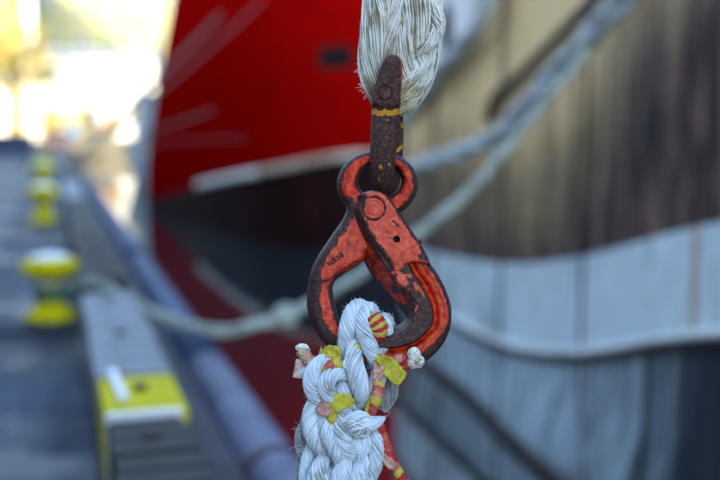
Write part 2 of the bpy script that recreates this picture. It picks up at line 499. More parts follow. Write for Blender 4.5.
# kerb timbers, each a beam on its own with bolts
def kerb(u0, u1, v0, v1, zt, mat, endpaint=None, rim=False, label='', far=False):
    r = empty('kerb_timber', Q((v0+v1)/2, u0, 0), YAW)
    hw = (v1-v0)/2
    if endpaint:
        a0, a1 = endpaint
        if a0 > u0: MB().box(-hw, hw, 0, a0-u0, 0.05, zt).build('beam', mat, r, bevel=.012)
        MB().box(-hw-.002, hw+.002, a0-u0+.001, a1-u0, 0.05, zt+.022).build('painted_end', M['yellow'], r, bevel=.012)
        if a1 < u1: MB().box(-hw, hw, a1-u0+.001, u1-u0, 0.05, zt).build('beam', mat, r, bevel=.012)
    else:
        MB().box(-hw, hw, 0, u1-u0, 0.05, zt).build('beam', mat, r, bevel=.012)
    if rim:
        MB().box(-hw-.004, hw+.004, u1-u0-.022, u1-u0+.003, .04, zt+.027).build('white_strap', M['white_paint'], r, bevel=.006)
    if zt > .255 and u1 < 9.7:
        q0 = 0.02 if not endpaint else endpaint[1]-u0+.03
        key = ('board', round(hw, 3), mat.name)
        if key not in slabs:
            mb = MB().box(-hw-.006, hw+.006, 0, .128, 0, .022)
            me = mesh('board', mb.v, mb.f); bm = bmesh.new(); bm.from_mesh(me); bmesh.ops.bevel(bm, geom=bm.edges[:], offset=.005, segments=1, affect='EDGES'); bm.to_mesh(me); bm.free()
            me.materials.append(mat); slabs[key] = me
        while q0 + .14 < u1-u0-(.06 if rim else 0):
            bo = bpy.data.objects.new('board', slabs[key]); COL.objects.link(bo); bo.parent = r
            bo.location = (random.uniform(-.008, .008), q0, zt+random.uniform(.001, .007)); bo.rotation_euler = (0, 0, random.uniform(-.02, .02))
            q0 += .146
    for k in range(2):
        MB().box(-hw*.8, hw*.8, .25+k*(u1-u0-.7), .45+k*(u1-u0-.7), 0, .05).build('bearer', M['kerb_dark'], r)
    for k in range(3):
        uu = .3 + k*(u1-u0-.6)/2
        bm = bmesh.new(); bmesh.ops.create_cone(bm, cap_ends=True, segments=8, radius1=.028, radius2=.024, depth=.02, matrix=Matrix.Translation((0, uu, zt+(.034 if zt > .255 and u1 < 9.7 else .008))))
        me = bpy.data.meshes.new('bolt'); bm.to_mesh(me); bm.free(); link('bolt', me, M['dark_steel'], r)
    tag(r, label, 'kerb', 'timber kerb beams along the quay edge')
    return r
kerb(.9, 3.42, .15, .40, .30, M['kerb_dark'], rim=True, label='nearest dark timber kerb beam with a white strap round its end')
k2 = kerb(3.47, 6.15, .148, .435, .285, M['kerb_wood'], endpaint=(3.47, 3.98), label='pale silvery timber kerb beam with a yellow painted near end')
kerb(6.75, 9.6, .16, .46, .26, M['kerb_dark'], label='dull timber kerb beam just behind the nearest yellow bollard')
u = 9.75; i = 0
dsc = ['timber kerb beam beside the second yellow bollard', 'timber kerb beam past the second yellow bollard', 'timber kerb beam beside the third yellow bollard',
       'timber kerb beam just beyond the third yellow bollard', 'small far timber kerb beam well beyond the bollards', 'smaller far timber kerb beam towards the quay end']
while u < 44:
    L = 5.2
    kerb(u, u+L, .16, .46, .26, M['kerb_wood'] if i % 2 else M['kerb_dark'], label=dsc[min(i, len(dsc)-1)] if i < 6 else 'last timber kerb beam before the quay end')
    u += L+.15; i += 1
# small white-painted batten lying on the yellow end
pa_, pb_ = toQ(at(112, 374, 3.99)), toQ(at(123, 411, 3.55))
bt = empty('batten', Q(pa_.x, pa_.y, .310), YAW + .04)
MB().box(-.018, .018, -.42, .02, 0, .022).build('stick', M['white_paint'], bt, bevel=.006)
tag(bt, 'short white painted stick lying on the yellow kerb end', 'stick')

# fender log along the quay face
def tubemesh(name, path, rad, sides=12, step=.25, caps=True):
    P = catmull(path, 6) if len(path) > 2 else np.asarray(path, float)
    C, t = resample(P, step); T, N, B = frames(C[:, :3])
    R = C[:, 3] if C.shape[1] > 3 else np.full(len(C), rad)
    V, Fq = tubes(C[None, :, :3], N[None], B[None], R[None], sides)
    faces = [tuple(f) for f in Fq]
    if caps:
        faces.append(tuple(range(sides))[::-1]); faces.append(tuple(range((len(C)-1)*sides, len(C)*sides)))
    me = mesh(name, V, faces)
    me.polygons.foreach_set('use_smooth', [len(p.vertices) == 4 for p in me.polygons])
    return me
fl = [(1.2, 5.5, 'fender', 'nearest lavender fender log on the quay face'), (5.6, 10.0, 'fender_blue', 'slate blue fender log, second along the quay face'),
      (10.1, 17.0, 'fender_blue', 'blue fender log, third along the quay face'), (17.1, 30.0, 'fender_blue', 'long far blue fender log along the quay face')]
for (a, b_, mk, lb) in fl:
    r = empty('fender_log', Q(.80, a, -.02), YAW)
    me = tubemesh('log', [(0, 0, -.06), (0, b_-a, -.06)], .125, 16, .8); link('log', me, M[mk], r)
    for k in range(max(2, int((b_-a)/2.2))):
        uu = .3 + k*2.2
        if uu < b_-a-.2:
            me = tubemesh('iron_band', [(0, uu, -.06), (0, uu+.06, -.06)], .131, 16, .03); link('iron_band', me, M['dark_steel'], r)
    tag(r, lb, 'fender', 'fender logs along the quay face')

# bollards
def bollard(px, py, dep, s, label, first=None):
    p = at(px, py, dep); p.z = 0
    if first: r = copy_tree(first)
    else:
        r = empty('bollard', (0, 0, 0))
        def lathe(name, prof, mat):
            n = 20; V = []; Fc = []
            for (rr, z) in prof:
                for k in range(n): V.append((rr*math.cos(2*math.pi*k/n), rr*math.sin(2*math.pi*k/n), z))
            for i in range(len(prof)-1):
                for k in range(n): Fc.append((i*n+k, i*n+(k+1) % n, (i+1)*n+(k+1) % n, (i+1)*n+k))
            return link(name, mesh(name, V, Fc), mat, r, smooth=True)
        lathe('base', [(.001, .0), (.20, 0), (.21, .03), (.16, .07), (.125, .10)], M['yellow'])
        lathe('post', [(.125, .09), (.095, .16), (.095, .30), (.125, .345)], M['yellow'])
        lathe('cap', [(.12, .34), (.20, .365), (.225, .41), (.21, .455), (.13, .50), (.001, .515)], M['yellow'])
        lathe('cap_top', [(.155, .488), (.13, .503), (.07, .521), (.001, .525)], M['white_paint'])
    r.location = p; r.rotation_euler = (0, 0, YAW); r.scale = (s, s, s)
    tag(r, label, 'bollard', 'yellow bollards along the quay')
    return r
B1 = bollard(52, 322, 6.75, .86, 'nearest yellow bollard with a mooring rope and green rope round it')
B2 = bollard(44, 223, 13.4, 1.0, 'second yellow bollard, smaller and farther along the kerb', B1)
B3 = bollard(43, 192, 20.0, 1.15, 'third yellow bollard, farthest and smallest', B1)
# green rope coil round bollard
c0 = B1.location
path = []
for k in range(26):
    a_ = k*.55; path.append((c0.x + .10*math.cos(a_), c0.y + .10*math.sin(a_), .15 + k*.0022 + .015*math.sin(a_)))
path += [(c0.x+.16, c0.y-.06, .19), (c0.x+.24, c0.y-.05, .22)]
o = link('rope_coil', tubemesh('rope_coil', path, .016, 8, .03), M['green_rope']); tag(o, 'green rope wound round the foot of the nearest yellow bollard', 'rope')

# three-strand laid rope
def laid_rope(name, pts, rad, mat, label, cat='rope', pitch=5.5, group=None, step=None, parent=None):
    P = catmull(pts, 10); step = step or rad*.9
    C, t = resample(P, step); T, N, B = frames(C[:, :3])
    r = empty(name, Vector(C[0, :3])) if parent is None else parent
    off = np.array(r.location) if parent is None else np.zeros(3)
    for k in range(3):
        a_ = 2*np.pi*k/3 + t/(rad*pitch)*1.2
        D = np.cos(a_)[:, None]*N + np.sin(a_)[:, None]*B
        CC = C[:, :3] + D*rad*.52 - off
        T2, N2, B2 = frames(CC)
        V, Fq = tubes(CC[None], N2[None], B2[None], np.full((1, len(CC)), rad*.56), 8)
        link('strand', npmesh('strand', V, Fq), mat, r)
    if parent is None: tag(r, label, cat, group)
    return r
bt_ = c0
start = Vector((c0.x+.12, c0.y, .23))
pts = [Vector((c0.x-.12, c0.y+.02, .27)), Vector((c0.x-.02, c0.y-.13, .25)), start, at(95, 283, 6.5), at(130, 301, 6.2), at(170, 320, 5.9), at(215, 331, 5.7), at(252, 326, 5.7), at(285, 317, 5.7),
       at(325, 296, 5.9), at(370, 267, 6.2), at(420, 232, 6.5), at(470, 190, 6.7), at(520, 132, 6.9), at(560, 84, 7.0), at(600, 36, 7.2), at(640, -20, 7.3), at(700, -120, 7.4)]
laid_rope('mooring_rope', pts, .034, M['line_green'], 'greenish grey mooring rope sagging from the yellow bollard across to the white ship')
# knot on it
k0 = at(285, 317, 5.7)
kr = empty('rope_knot', k0)
for j in range(7):
    nrm = Vector((random.uniform(-1, 1), random.uniform(-1, 1), random.uniform(-1, 1))).normalized()
    ax = nrm.orthogonal().normalized(); ay = nrm.cross(ax)
    ring = [tuple(ax*math.cos(a_)*.058 + ay*math.sin(a_)*.052 + nrm*random.uniform(-.02, .02)) for a_ in [i*2*math.pi/9 for i in range(10)]]
    link('turn', tubemesh('turn', ring, .027, 8, .03), M['line_green'], kr)
tag(kr, 'bulky knot tied in the sagging mooring rope', 'knot')

# ------------------------------------------------------------------ hulls
def hull_panel(name, plan, zrows, mat, parent):
    """plan(z)->list of (v,u); zrows: list of functions of u giving z"""
    V = []; n = None
    for zf in zrows:
        base = zf
        row = []
        ref = plan(0.0)
        for i, (v_, u_) in enumerate(ref):
            z = zf(u_)
            vv, uu = plan(z)[i]
            row.append((vv, uu, z))
        n = len(row); V += row
    Fc = []
    for j in range(len(zrows)-1):
        for i in range(n-1): Fc.append((j*n+i, j*n+i+1, (j+1)*n+i+1, (j+1)*n+i))
    me = mesh(name, V, Fc)
    return link(name, me, mat, parent, smooth=True)
def rail_along(name, plan, zf, rad, mat, parent, off=0.0, sides=10):
    pts = []
    ref = plan(0.0)
    for i, (v_, u_) in enumerate(ref):
        z = zf(u_); vv, uu = plan(z)[i]; pts.append((vv-off, uu, z))
    C = np.array(pts); T, N, B = frames(C)
    V, Fq = tubes(C[None], N[None], B[None], np.full((1, len(C)), rad), sides)
    return link(name, npmesh(name, V, Fq), mat, parent)
def dense(pts, n=8): return [tuple(p) for p in catmull(pts, n)]
def smooth01(x): x = max(0., min(1., x)); return x*x*(3-2*x)

# --- white ship (near, right)
up = dense([(7.5, -17), (5.6, -13), (4.3, -6), (3.95, 0), (4.05, 5.5), (4.2, 8), (4.3, 10), (4.38, 12.0), (4.55, 13.0), (5.2, 13.7), (8.0, 14.0)], 8)
lowp = dense([(7.5, -15), (5.8, -11), (4.3, -6), (3.95, 0), (3.93, 5.0), (4.0, 7.6), (4.32, 10), (4.45, 11.6), (4.7, 12.7), (5.6, 13.3), (8.0, 13.5)], 8)
def planW(z):
    t = smooth01((-.75 - z)/1.0)
    fl_ = max(0., z-.5)*.0
    return [(a[0]*(1-t)+b_[0]*t - fl_, a[1]*(1-t)+b_[1]*t) for a, b_ in zip(up, lowp)]
topb = [hitv(720, 215, 4.05), hitv(640, 244, 4.1), hitv(560, 262, 4.2), hitv(500, 265, 4.27), hitv(430, 251, 4.4)]
lowb = [hitv(720, 326, 4.05), hitv(640, 347, 4.1), hitv(560, 357, 4.2), hitv(500, 344, 4.27), hitv(440, 308, 4.4)]
def interp_z(tab, lo_slope):
    us = [p.y for p in tab]; zs = [p.z for p in tab]
    def f(u):
        if u < us[0]: return zs[0] + (us[0]-u)*lo_slope*(1 if u > -6 else 1) if u > -10 else zs[0] + (us[0]+10)*lo_slope
        return float(np.interp(u, us, zs))
    return f
zt0 = interp_z(topb, .14); zl0 = interp_z(lowb, .14)
def smoothf(f): return lambda u: sum(f(u+d) for d in (-.8, -.4, 0, .4, .8))/5
zt, zl = smoothf(zt0), smoothf(zl0)
ship = empty('white_ship', Q(0, 0, 0), YAW)
tag(ship, 'near ship with grimy beige and pale blue striped hull, filling the right side', 'ship')
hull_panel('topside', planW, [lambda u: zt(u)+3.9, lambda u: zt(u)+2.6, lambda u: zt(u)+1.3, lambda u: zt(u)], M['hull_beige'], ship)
hull_panel('hull_band', planW, [zt, lambda u: zt(u)*.5+zl(u)*.5, zl], M['hull_band'], ship)
hull_panel('lower_hull', planW, [zl, lambda u: zl(u)-.25, lambda u: zl(u)*.6-1.6*.4-.1, lambda u: -1.35, lambda u: WZ-.6], M['hull_low'], ship)
rail_along('rubbing_rail', planW, lambda u: zl(u)+.01, .032, M['rail_white'], ship, .03)
rail_along('lower_rail', planW, lambda u: zl(u)-.05, .028, M['dark_steel'], ship, .02)
rail_along('bulwark_rail', planW, lambda u: zt(u)+3.9, .07, M['dark_steel'], ship, .0)
rail_along('waterline_belt', planW, lambda u: WZ+.05, .055, M['dark_steel'], ship, .01)
# weld seams
def seam(pl, vz, i, z0, z1, parent, mat, off=.012):
    pts = []
    for k in range(8):
        z = z0 + (z1-z0)*k/7; vv, uu = pl(z)[i]; pts.append((vv-off, uu, z))
    link('weld_seam', tubemesh('weld_seam', pts, .022, 6, .4), mat, parent)
for i_ in (30, 37, 44, 52, 58):
    vv, uu = up[i_]
    seam(planW, None, i_, WZ, zt(uu)+3.8, ship, M['dark_steel'], .0)
# deck and deckhouse
dv = [(a[0]+.05, a[1], zt(a[1])+2.9) for a in up] + [(15.5-a[0], a[1], zt(a[1])+2.9) for a in reversed(up)]
link('deck', mesh('deck', dv, [tuple(range(len(dv)))]), M['deck'], ship)
hs = MB().box(5.6, 9.6, -8, 3, 3.0, 6.4).build('deckhouse', M['white_paint'], ship, bevel=.05)
for k in range(6):
    MB().box(5.57, 5.60, -7.2+k*1.7, -6.3+k*1.7, 4.6, 5.4).build('window', M['glass'], hs)
# far side of hull so the ship closes
fs = [(15.5-a[0], a[1]) for a in up]
V = [(p[0], p[1], zt(p[1])+3.9) for p in fs] + [(p[0], p[1], WZ-.5) for p in fs]; n_ = len(fs)
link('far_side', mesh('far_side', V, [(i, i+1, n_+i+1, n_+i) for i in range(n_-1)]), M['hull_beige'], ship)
# dark fairlead near the stern and pale bulwark panel
f0 = hitv(452, 30, 4.33)
bm = bmesh.new(); bmesh.ops.create_cone(bm, cap_ends=True, segments=20, radius1=.20, radius2=.20, depth=.14, matrix=Matrix.Translation((f0.x, f0.y, f0.z)) @ Matrix.Rotation(math.pi/2, 4, 'Y') @ Matrix.Diagonal((1.5, .8, 1, 1)))
me = bpy.data.meshes.new('fairlead'); bm.to_mesh(me); bm.free(); link('fairlead', me, M['rubber'], ship)
pb = [hitv(436, -10, 4.36), hitv(484, -10, 4.28), hitv(470, 45, 4.30), hitv(436, 88, 4.36)]
def slabpoly(pts, th=.03):
    V = [(p.x-.02, p.y, p.z) for p in pts] + [(p.x-.02-th, p.y, p.z) for p in pts]; n = len(pts)
    return V, [tuple(range(n)), tuple(range(n, 2*n))[::-1]] + [(i, (i+1) % n, n+(i+1) % n, n+i) for i in range(n)]
V, Fc = slabpoly(pb); link('stern_plate', mesh('stern_plate', V, Fc), M['rail_white'], ship)

# lines hanging on the white ship
def on_hull(px, py, off): 
    return (lambda q: Q(q.x, q.y, q.z))(hitv(px, py, 4.05+(720-px)/290*.35-off))
laid_rope('hawser', [on_hull(404, 170, .12), on_hull(425, 163, .3), on_hull(460, 152, .4), on_hull(498, 135, .45), on_hull(525, 108, .5), on_hull(556, 74, .5), on_hull(588, 38, .5), on_hull(625, -4, .45), on_hull(680, -70, .3)],
          .085, M['line_pale'], 'thick pale hawser draped diagonally across the beige hull')
laid_rope('stern_line', [on_hull(400, 128, .0), on_hull(424, 92, .15), on_hull(447, 60, .2), on_hull(470, 36, .2), on_hull(486, 10, .2), on_hull(500, -30, .15)],
          .085, M['line_pale'], 'pale rope crossing the stern of the near ship beside the frayed rope')
pp = [on_hull(488, 122, .12), on_hull(492, 100, .12), on_hull(520, 74, .14), on_hull(560, 34, .14), on_hull(606, -14, .14), on_hull(660, -70, .1)]
o = link('steel_pipe', tubemesh('steel_pipe', [tuple(p) for p in pp], .045, 10, .15), M['dark_steel']); tag(o, 'dark bent steel pipe on the beige hull above the thick hawser', 'pipe')

# --- red ship (behind)
upR = dense([(13.0, 22.2), (10.0, 22.2), (7.9, 22.5), (6.4, 23.2), (5.5, 24.3), (4.9, 26), (4.4, 29), (3.9, 33), (3.45, 36), (3.35, 37.6), (3.7, 39.0), (5.2, 40.5), (9.0, 42)], 7)
def planR(z):
    out = []
    for (v_, u_) in upR:
        # far end rakes back towards the camera with height
        t = smooth01((u_-30)/8)
        out.append((v_ + t*.045*max(0, z+.2)**1.5, u_ - t*.75*max(0, z+.4)))
    return out
rs = empty('red_ship', Q(0, 0, 0), YAW)
tag(rs, 'tall bright red ship with black lower hull and rusty white rubbing strake', 'ship')
def hit_plan(px, py, plan):
    """where the sight line through a pixel meets the hull side: returns u, z, v"""
    best = None
    side = plan[:min(range(len(plan)), key=lambda i: plan[i][0])+1]      # the side facing the quay
    for (v_, u_) in catmull(side, 6):
        wp = Q(v_, u_, 0); d = ray(px, py); k = wp.y/d.y
        e = abs(d.x*k - wp.x)
        if best is None or e < best[0]: best = (e, u_, CAMH + d.z*k, v_)
    return best[1:]
kk = sorted([hit_plan(385, 150, upR), hit_plan(352, 157, upR), hit_plan(320, 163, upR), hit_plan(270, 172, upR), hit_plan(225, 180, upR), hit_plan(190, 188, upR), hit_plan(150, 203, upR)])
ku = [p[0] for p in kk]; kz = [p[1] for p in kk]
def zk(u): return float(np.interp(u, ku, kz)) if u > ku[0] else kz[0] + (ku[0]-u)*.05
zks = lambda u: sum(zk(u+d) for d in (-.8, -.4, 0, .4, .8))/5
TOPR = 5.6
rows = [(lambda u, k=k: zks(u) + (TOPR-zks(u))*(1-k/8)) for k in range(9)]
hull_panel('topside', planR, rows, M['hull_red'], rs)
hull_panel('lower_hull', planR, [zks, lambda u: (zks(u)+WZ)/2, lambda u: WZ-.6], M['hull_black'], rs)
# strake only along the near two thirds
pts = []
for i, (v_, u_) in enumerate(planR(0)):
    if u_ < hit_plan(197, 187, upR)[0] and v_ < 9: z = zks(u_)+.02; pts.append((v_-.06, u_, z))
ucut = hit_plan(262, 173, upR)[0]
pa1 = [p for p in pts if p[1] <= ucut+.6]; pa2 = [p for p in pts if p[1] >= ucut]
link('rubbing_strake', tubemesh('rubbing_strake', pa2, .11, 12, .4), M['rail'], rs, label='white end of the rubbing strake')
link('rubbing_strake', tubemesh('rubbing_strake', pa1, .105, 12, .4), M['rail_rusty'], rs, label='rust stained part of the rubbing strake')
rail_along('bulwark_rail', planR, lambda u: TOPR, .10, M['rail_white'], rs)
hp = [hit_plan(px_, 57, upR) for px_ in (319, 327, 336, 344, 352)]
V = []
for dz in (-.27, .27):
    for off in (.012, -.2):
        V += [(p[2]-off, p[0]-off*.6, hp[2][1]+dz) for p in hp]
n5 = 5; Fc = []
for i in range(4):
    Fc += [(i, i+1, 11+i, 10+i), (5+i, 15+i, 16+i, 6+i), (10+i, 11+i, 16+i, 15+i), (i, 5+i, 6+i, i+1)]
Fc += [(0, 10, 15, 5), (4, 9, 19, 14)]
link('hawse_port', mesh('hawse_port', V, Fc), M['port_dark'], rs)
for i_ in range(24, 60, 8):
    seam(planR, None, i_, WZ, zks(upR[i_][1])-.1, rs, M['hull_black'], .0); seam(planR, None, i_, zks(upR[i_][1])+.1, TOPR-.1, rs, M['hull_red'], .0)
vvr = planR(TOPR-.9)
dvr = [(a[0]+.05, a[1], TOPR-.9) for a in vvr] + [(20-a[0], a[1], TOPR-.9) for a in reversed(vvr)]
link('deck', mesh('deck', dvr, [tuple(range(len(dvr)))]), M['deck'], rs)
hs = MB().box(7.5, 12.5, 26, 34, TOPR-.8, TOPR+3).build('deckhouse', M['white_paint'], rs, bevel=.05)
for k in range(5): MB().box(7.47, 7.50, 26.5+k*1.5, 27.3+k*1.5, TOPR+1, TOPR+1.8).build('window', M['glass'], hs)
# lines from the red ship
laid_rope('bow_line', [at(60, 176, 24), at(100, 138, 25), at(150, 86, 26), at(200, 36, 27), at(250, -16, 28), at(290, -60, 29)], .06, M['line_grey'], 'grey mooring line rising steeply in front of the red hull')
laid_rope('breast_line', [at(92, 160, 22), at(150, 100, 23), at(215, 44, 24), at(270, -6, 25)], .022, M['line_grey'], 'thin line just under the steep grey mooring line')
laid_rope('spring_line', [at(100, 158, 26), at(140, 136, 26), at(180, 122, 26), at(214, 110, 26)], .03, M['line_grey'], 'short thin spring line low on the red hull')
laid_rope('forward_spring', [at(118, 155, 27), at(160, 143, 27), at(200, 140, 26), at(245, 138, 25)], .018, M['line_grey'], 'lowest thin line lying almost level along the red hull')
# white boat beyond the bow
wb = empty('fishing_boat', Q(5.4, 52, WZ), YAW)
V = []; Fc = []
secs = [(-5, .9, .1), (-3, 1.6, .9), (0, 1.9, 1.1), (4, 1.7, 1.0), (5.5, .3, .1)]
for (uu, hw, kw) in secs:
    V += [(-hw, uu, 2.2), (-kw, uu, -.3), (kw, uu, -.3), (hw, uu, 2.2)]
for i in range(4):
    for k in range(3): Fc.append((i*4+k, i*4+k+1, i*4+k+5, i*4+k+4))
    Fc.append((i*4+3, i*4, i*4+4, i*4+7))
link('hull', mesh('hull', V, Fc + [(0, 1, 2, 3), (19, 18, 17, 16)]), M['boat_grey'], wb)
MB().box(-1.2, 1.2, -2, 2, 2.2, 4.6).build('wheelhouse', M['boat_grey'], wb, bevel=.05)
for k in range(3): MB().box(-1.23, -1.2, -1.6+k*1.1, -.8+k*1.1, 3.3, 4.1).build('window', M['glass'], wb)
link('mast', tubemesh('mast', [(0, 1, 4.5), (0, 1, 11)], .14, 8, 1), M['boat_grey'], wb)
link('mast', tubemesh('mast', [(-1.0, -3, 2.2), (-1.0, -3, 10)], .11, 8, 1), M['boat_grey'], wb)
tag(wb, 'pale grey fishing boat with two masts showing past the red ship', 'boat')

# --- shed added out of view on the landward side (casts the shade everything near stands in)
sh = empty('shade_shed', Q(-5.6, 0, 0), YAW)
SH = 11.6
MB().box(-12, 0, -34, 46, 0, SH).build('wall', M['shed_wall'], sh)
V = [(-12.4, -34.4, SH), (.5, -34.4, SH), (.5, 46.4, SH), (-12.4, 46.4, SH), (-6, -34.4, SH+2.2), (-6, 46.4, SH+2.2)]
link('roof', mesh('roof', V, [(0, 4, 5, 3), (1, 2, 5, 4), (0, 1, 4), (2, 3, 5), (0, 3, 2, 1)]), M['roof'], sh)
for k in range(7):
    MB().box(0, .06, -30+k*11, -25+k*11, 0.02, 4.4).build('door', M['dark_blue'], sh)
tag(sh, 'long grey sheet-clad shed added out of view to shade the near quay and hulls', 'shed')

# --- far shore: buildings, trees, cars
def building(name, v0, v1, u0, u1, h, wall, label, nwin, floors, roofh=2.0):
    r = empty(name, Q((v0+v1)/2, u0, 0), YAW)
    hw = (v1-v0)/2; dep = u1-u0
    wl = MB().box(-hw, hw, 0, dep, 0.02, h).build('wall', wall, r)
    V = [(-hw-.5, -.5, h), (hw+.5, -.5, h), (hw+.5, dep+.5, h), (-hw-.5, dep+.5, h), (-hw-.5, dep/2, h+roofh), (hw+.5, dep/2, h+roofh)]
    link('roof', mesh('roof', V, [(0, 1, 5, 4), (2, 3, 4, 5), (1, 2, 5), (3, 0, 4), (0, 3, 2, 1)]), M['roof'], r)
    fh = h/floors
    for f in range(floors):
        for k in range(nwin):
            x = -hw + (k+.5)*(2*hw/nwin)
            wn = MB().box(x-.55, x+.55, -.10, -.003, f*fh+fh*.35, f*fh+fh*.78).build('window', M['white_paint'], r)
            MB().box(x-.45, x+.45, -.125, -.103, f*fh+fh*.38, f*fh+fh*.75).build('pane', M['glass'], wn)
    tag(r, label, 'building')
    return r
building('warehouse', -42, -2.5, 118, 134, 17, M['cream'], 'tall sunlit cream warehouse across the end of the quay', 7, 4)
building('warehouse', -1.5, 24, 126, 140, 22, M['ochre'], 'taller ochre warehouse behind the red ship bow', 7, 5)
building('harbour_office', -2.2, 9.5, 96, 104, 7.6, M['white_wall'], 'low brilliant white harbour office at the head of the basin', 3, 2, 1.0)
building('store_hut', -9.5, -3.2, 100, 107, 5.2, M['white_wall'], 'small white store hut left of the harbour office', 2, 1, 1.0)

def tree(px, u, h, cr, mat, label, n=900, name='tree', group='trees and bushes beyond the quay', trunk=True, zc=None):
    ang = math.atan((px-360)/F) + YAW
    v_ = u*math.tan(ang)
    r = empty(name, Q(v_, u, 0.02), YAW)
    if trunk:
        link('trunk', tubemesh('trunk', [(0, 0, 0, .16*h/6), (.1, 0, h*.35, .11*h/6), (-.1, .1, h*.75, .04*h/6)], .1, 8, .4), M['bark'], r)
        for k in range(4):
            a_ = k*1.7
            link('limb', tubemesh('limb', [(.05, 0, h*.3, .06*h/6), (cr*.4*math.cos(a_), cr*.4*math.sin(a_), h*.55, .04*h/6), (cr*.7*math.cos(a_), cr*.7*math.sin(a_), h*.75, .015*h/6)], .05, 6, .4), M['bark'], r)
    cz = zc if zc is not None else h*.65; rz = h - cz
    cl = [(RS.uniform(-.6, .6)*cr, RS.uniform(-.6, .6)*cr, cz + RS.uniform(-.6, .6)*rz, RS.uniform(.3, .5)*cr) for _ in range(11)]
    V = []; Fc = []
    for i in range(n):
        c = cl[RS.randint(len(cl))]
        d = RS.normal(size=3); d /= np.linalg.norm(d); rr = c[3]*RS.uniform(.6, 1.05)
        p = np.array([c[0], c[1], c[2]]) + d*rr*np.array([1, 1, .8*min(1.4, rz/cr*1.1)])
        p[2] = max(p[2], .05)
        a1 = RS.normal(size=3); a1 /= np.linalg.norm(a1); a2 = np.cross(a1, RS.normal(size=3)); a2 /= np.linalg.norm(a2)
        s_ = RS.uniform(.10, .22)*(cr/2)**.4
        bq = len(V); V += [p-a1*s_, p+a2*s_*.7, p+a1*s_, p-a2*s_*.7]; Fc.append((bq, bq+1, bq+2, bq+3))
    link('crown', mesh('crown', V, Fc), mat, r, kind='stuff')
    tag(r, label, 'tree' if trunk else 'bush', group)
tree(14, 92, 12, 4.2, M['leaf_yellow'], 'big yellow autumn tree at the far left edge', 1600)
tree(92, 106, 10.5, 4.4, M['leaf_green'], 'pale green tree before the cream warehouse', 1400)
tree(40, 98, 3.6, 2.2, M['leaf_yellow'], 'rounded yellow bush beside the store hut', 800, 'bush', trunk=False, zc=1.6)
tree(78, 91, 2.8, 1.6, M['leaf_yellow'], 'yellow bush on the bank left of the orange bush', 700, 'bush', trunk=False, zc=1.2)
tree(110, 90, 2.4, 1.3, M['leaf_gold'], 'golden orange bush at the waterside past the quay', 800, 'bush', trunk=False, zc=1.4)
tree(55, 93, 2.6, 1.6, M['leaf_yellow'], 'low yellow bush at the end of the kerb line', 600, 'bush', trunk=False, zc=1.1)

def vehicle(px, u, L, mat, label, cat):
    v_ = u*math.tan(math.atan((px-360)/F)+YAW)
    r = empty('parked_car', Q(v_, u, .02), YAW)
    prof = [(-.5, .25), (-.5, .85), (-.36, .95), (-.25, 1.45), (.2, 1.5), (.34, 1.0), (.5, .85), (.5, .25)]
    V = [(x*L, -.85, z) for x, z in prof] + [(x*L, .85, z) for x, z in prof]; n = len(prof)
    me = mesh('body', V, [tuple(range(n)), tuple(range(n, 2*n))[::-1]] + [(i, (i+1) % n, n+(i+1) % n, n+i) for i in range(n)][::1])
    bm = bmesh.new(); bm.from_mesh(me); bmesh.ops.bevel(bm, geom=bm.edges[:], offset=.05, segments=2, affect='EDGES'); bmesh.ops.recalc_face_normals(bm, faces=bm.faces); bm.to_mesh(me); bm.free()
    link('body', me, mat, r)
    MB().box(-.22*L, .0, -.87, -.84, 1.0, 1.38).build('window', M['glass'], r)
    MB().box(.02*L, .2*L, -.87, -.84, 1.0, 1.38).build('window', M['glass'], r)
    for sx in (-.31, .31):
        for sy in (-.8, .62):
            link('wheel', tubemesh('wheel', [(sx*L, sy, .32), (sx*L, sy+.2, .32)], .32, 14, .1), M['rubber'], r)
    tag(r, label, cat)
vehicle(90, 91.5, 4.2, M['blue_car'], 'blue car parked in front of the white harbour office', 'car')
# dark skip and fish boxes far down the quay
def crate(px, py, u, w_, d_, h_, mat, label, nm='cargo_bin', cat='bin'):
    v_ = u*math.tan(math.atan((px-360)/F)+YAW)
    r = empty(nm, Q(v_, u, 0), YAW)
    mb = MB().box(-w_/2, w_/2, 0, .05, .08, h_).box(-w_/2, w_/2, d_-.05, d_, .08, h_).box(-w_/2, -w_/2+.05, .05, d_-.05, .08, h_).box(w_/2-.05, w_/2, .05, d_-.05, .08, h_).box(-w_/2+.05, w_/2-.05, .05, d_-.05, .08, .13)
    mb.build('shell', mat, r)
    mb = MB()
    for k in (-.4, .4): MB().box(k*w_-.06, k*w_+.06, 0, d_, 0, .08).build('skid', M['stringer'], r)
    MB().box(-w_/2-.03, w_/2+.03, -.03, .03, h_-.08, h_+.01).build('rim', M['dark_steel'], r)
    tag(r, label, cat)
crate(13, 0, 44, 1.7, 1.3, .95, M['dark_blue'], 'dark blue cargo bin on the far quay by the left edge')
crate(58, 0, 54, 1.3, 1.1, 1.0, M['tape_pink'], 'small pinkish bin near the end of the quay kerb')
crate(46, 0, 38, .5, .5, .45, M['yellow'], 'little yellow fish box beyond the last bollard', 'fish_box', 'box')

# ================================================================== FOREGROUND
PX = FOCUS/F            # one photo pixel at the focus distance, in metres
OX, OY = 380.0, 240.0
FG = at(OX, OY, FOCUS)
CR = cam.rotation_euler.copy()
def fg_empty(name, label, cat):
    r = empty(name, FG); r.rotation_euler = CR; tag(r, label, cat); return r
def L3(V):
    """photo px (x, y down, z to camera) -> local metres"""
    V = np.asarray(V, float)
    s = np.ones(len(V))
    return np.stack([(V[:, 0]-OX)*PX, -(V[:, 1]-OY)*PX, V[:, 2]*PX], 1)

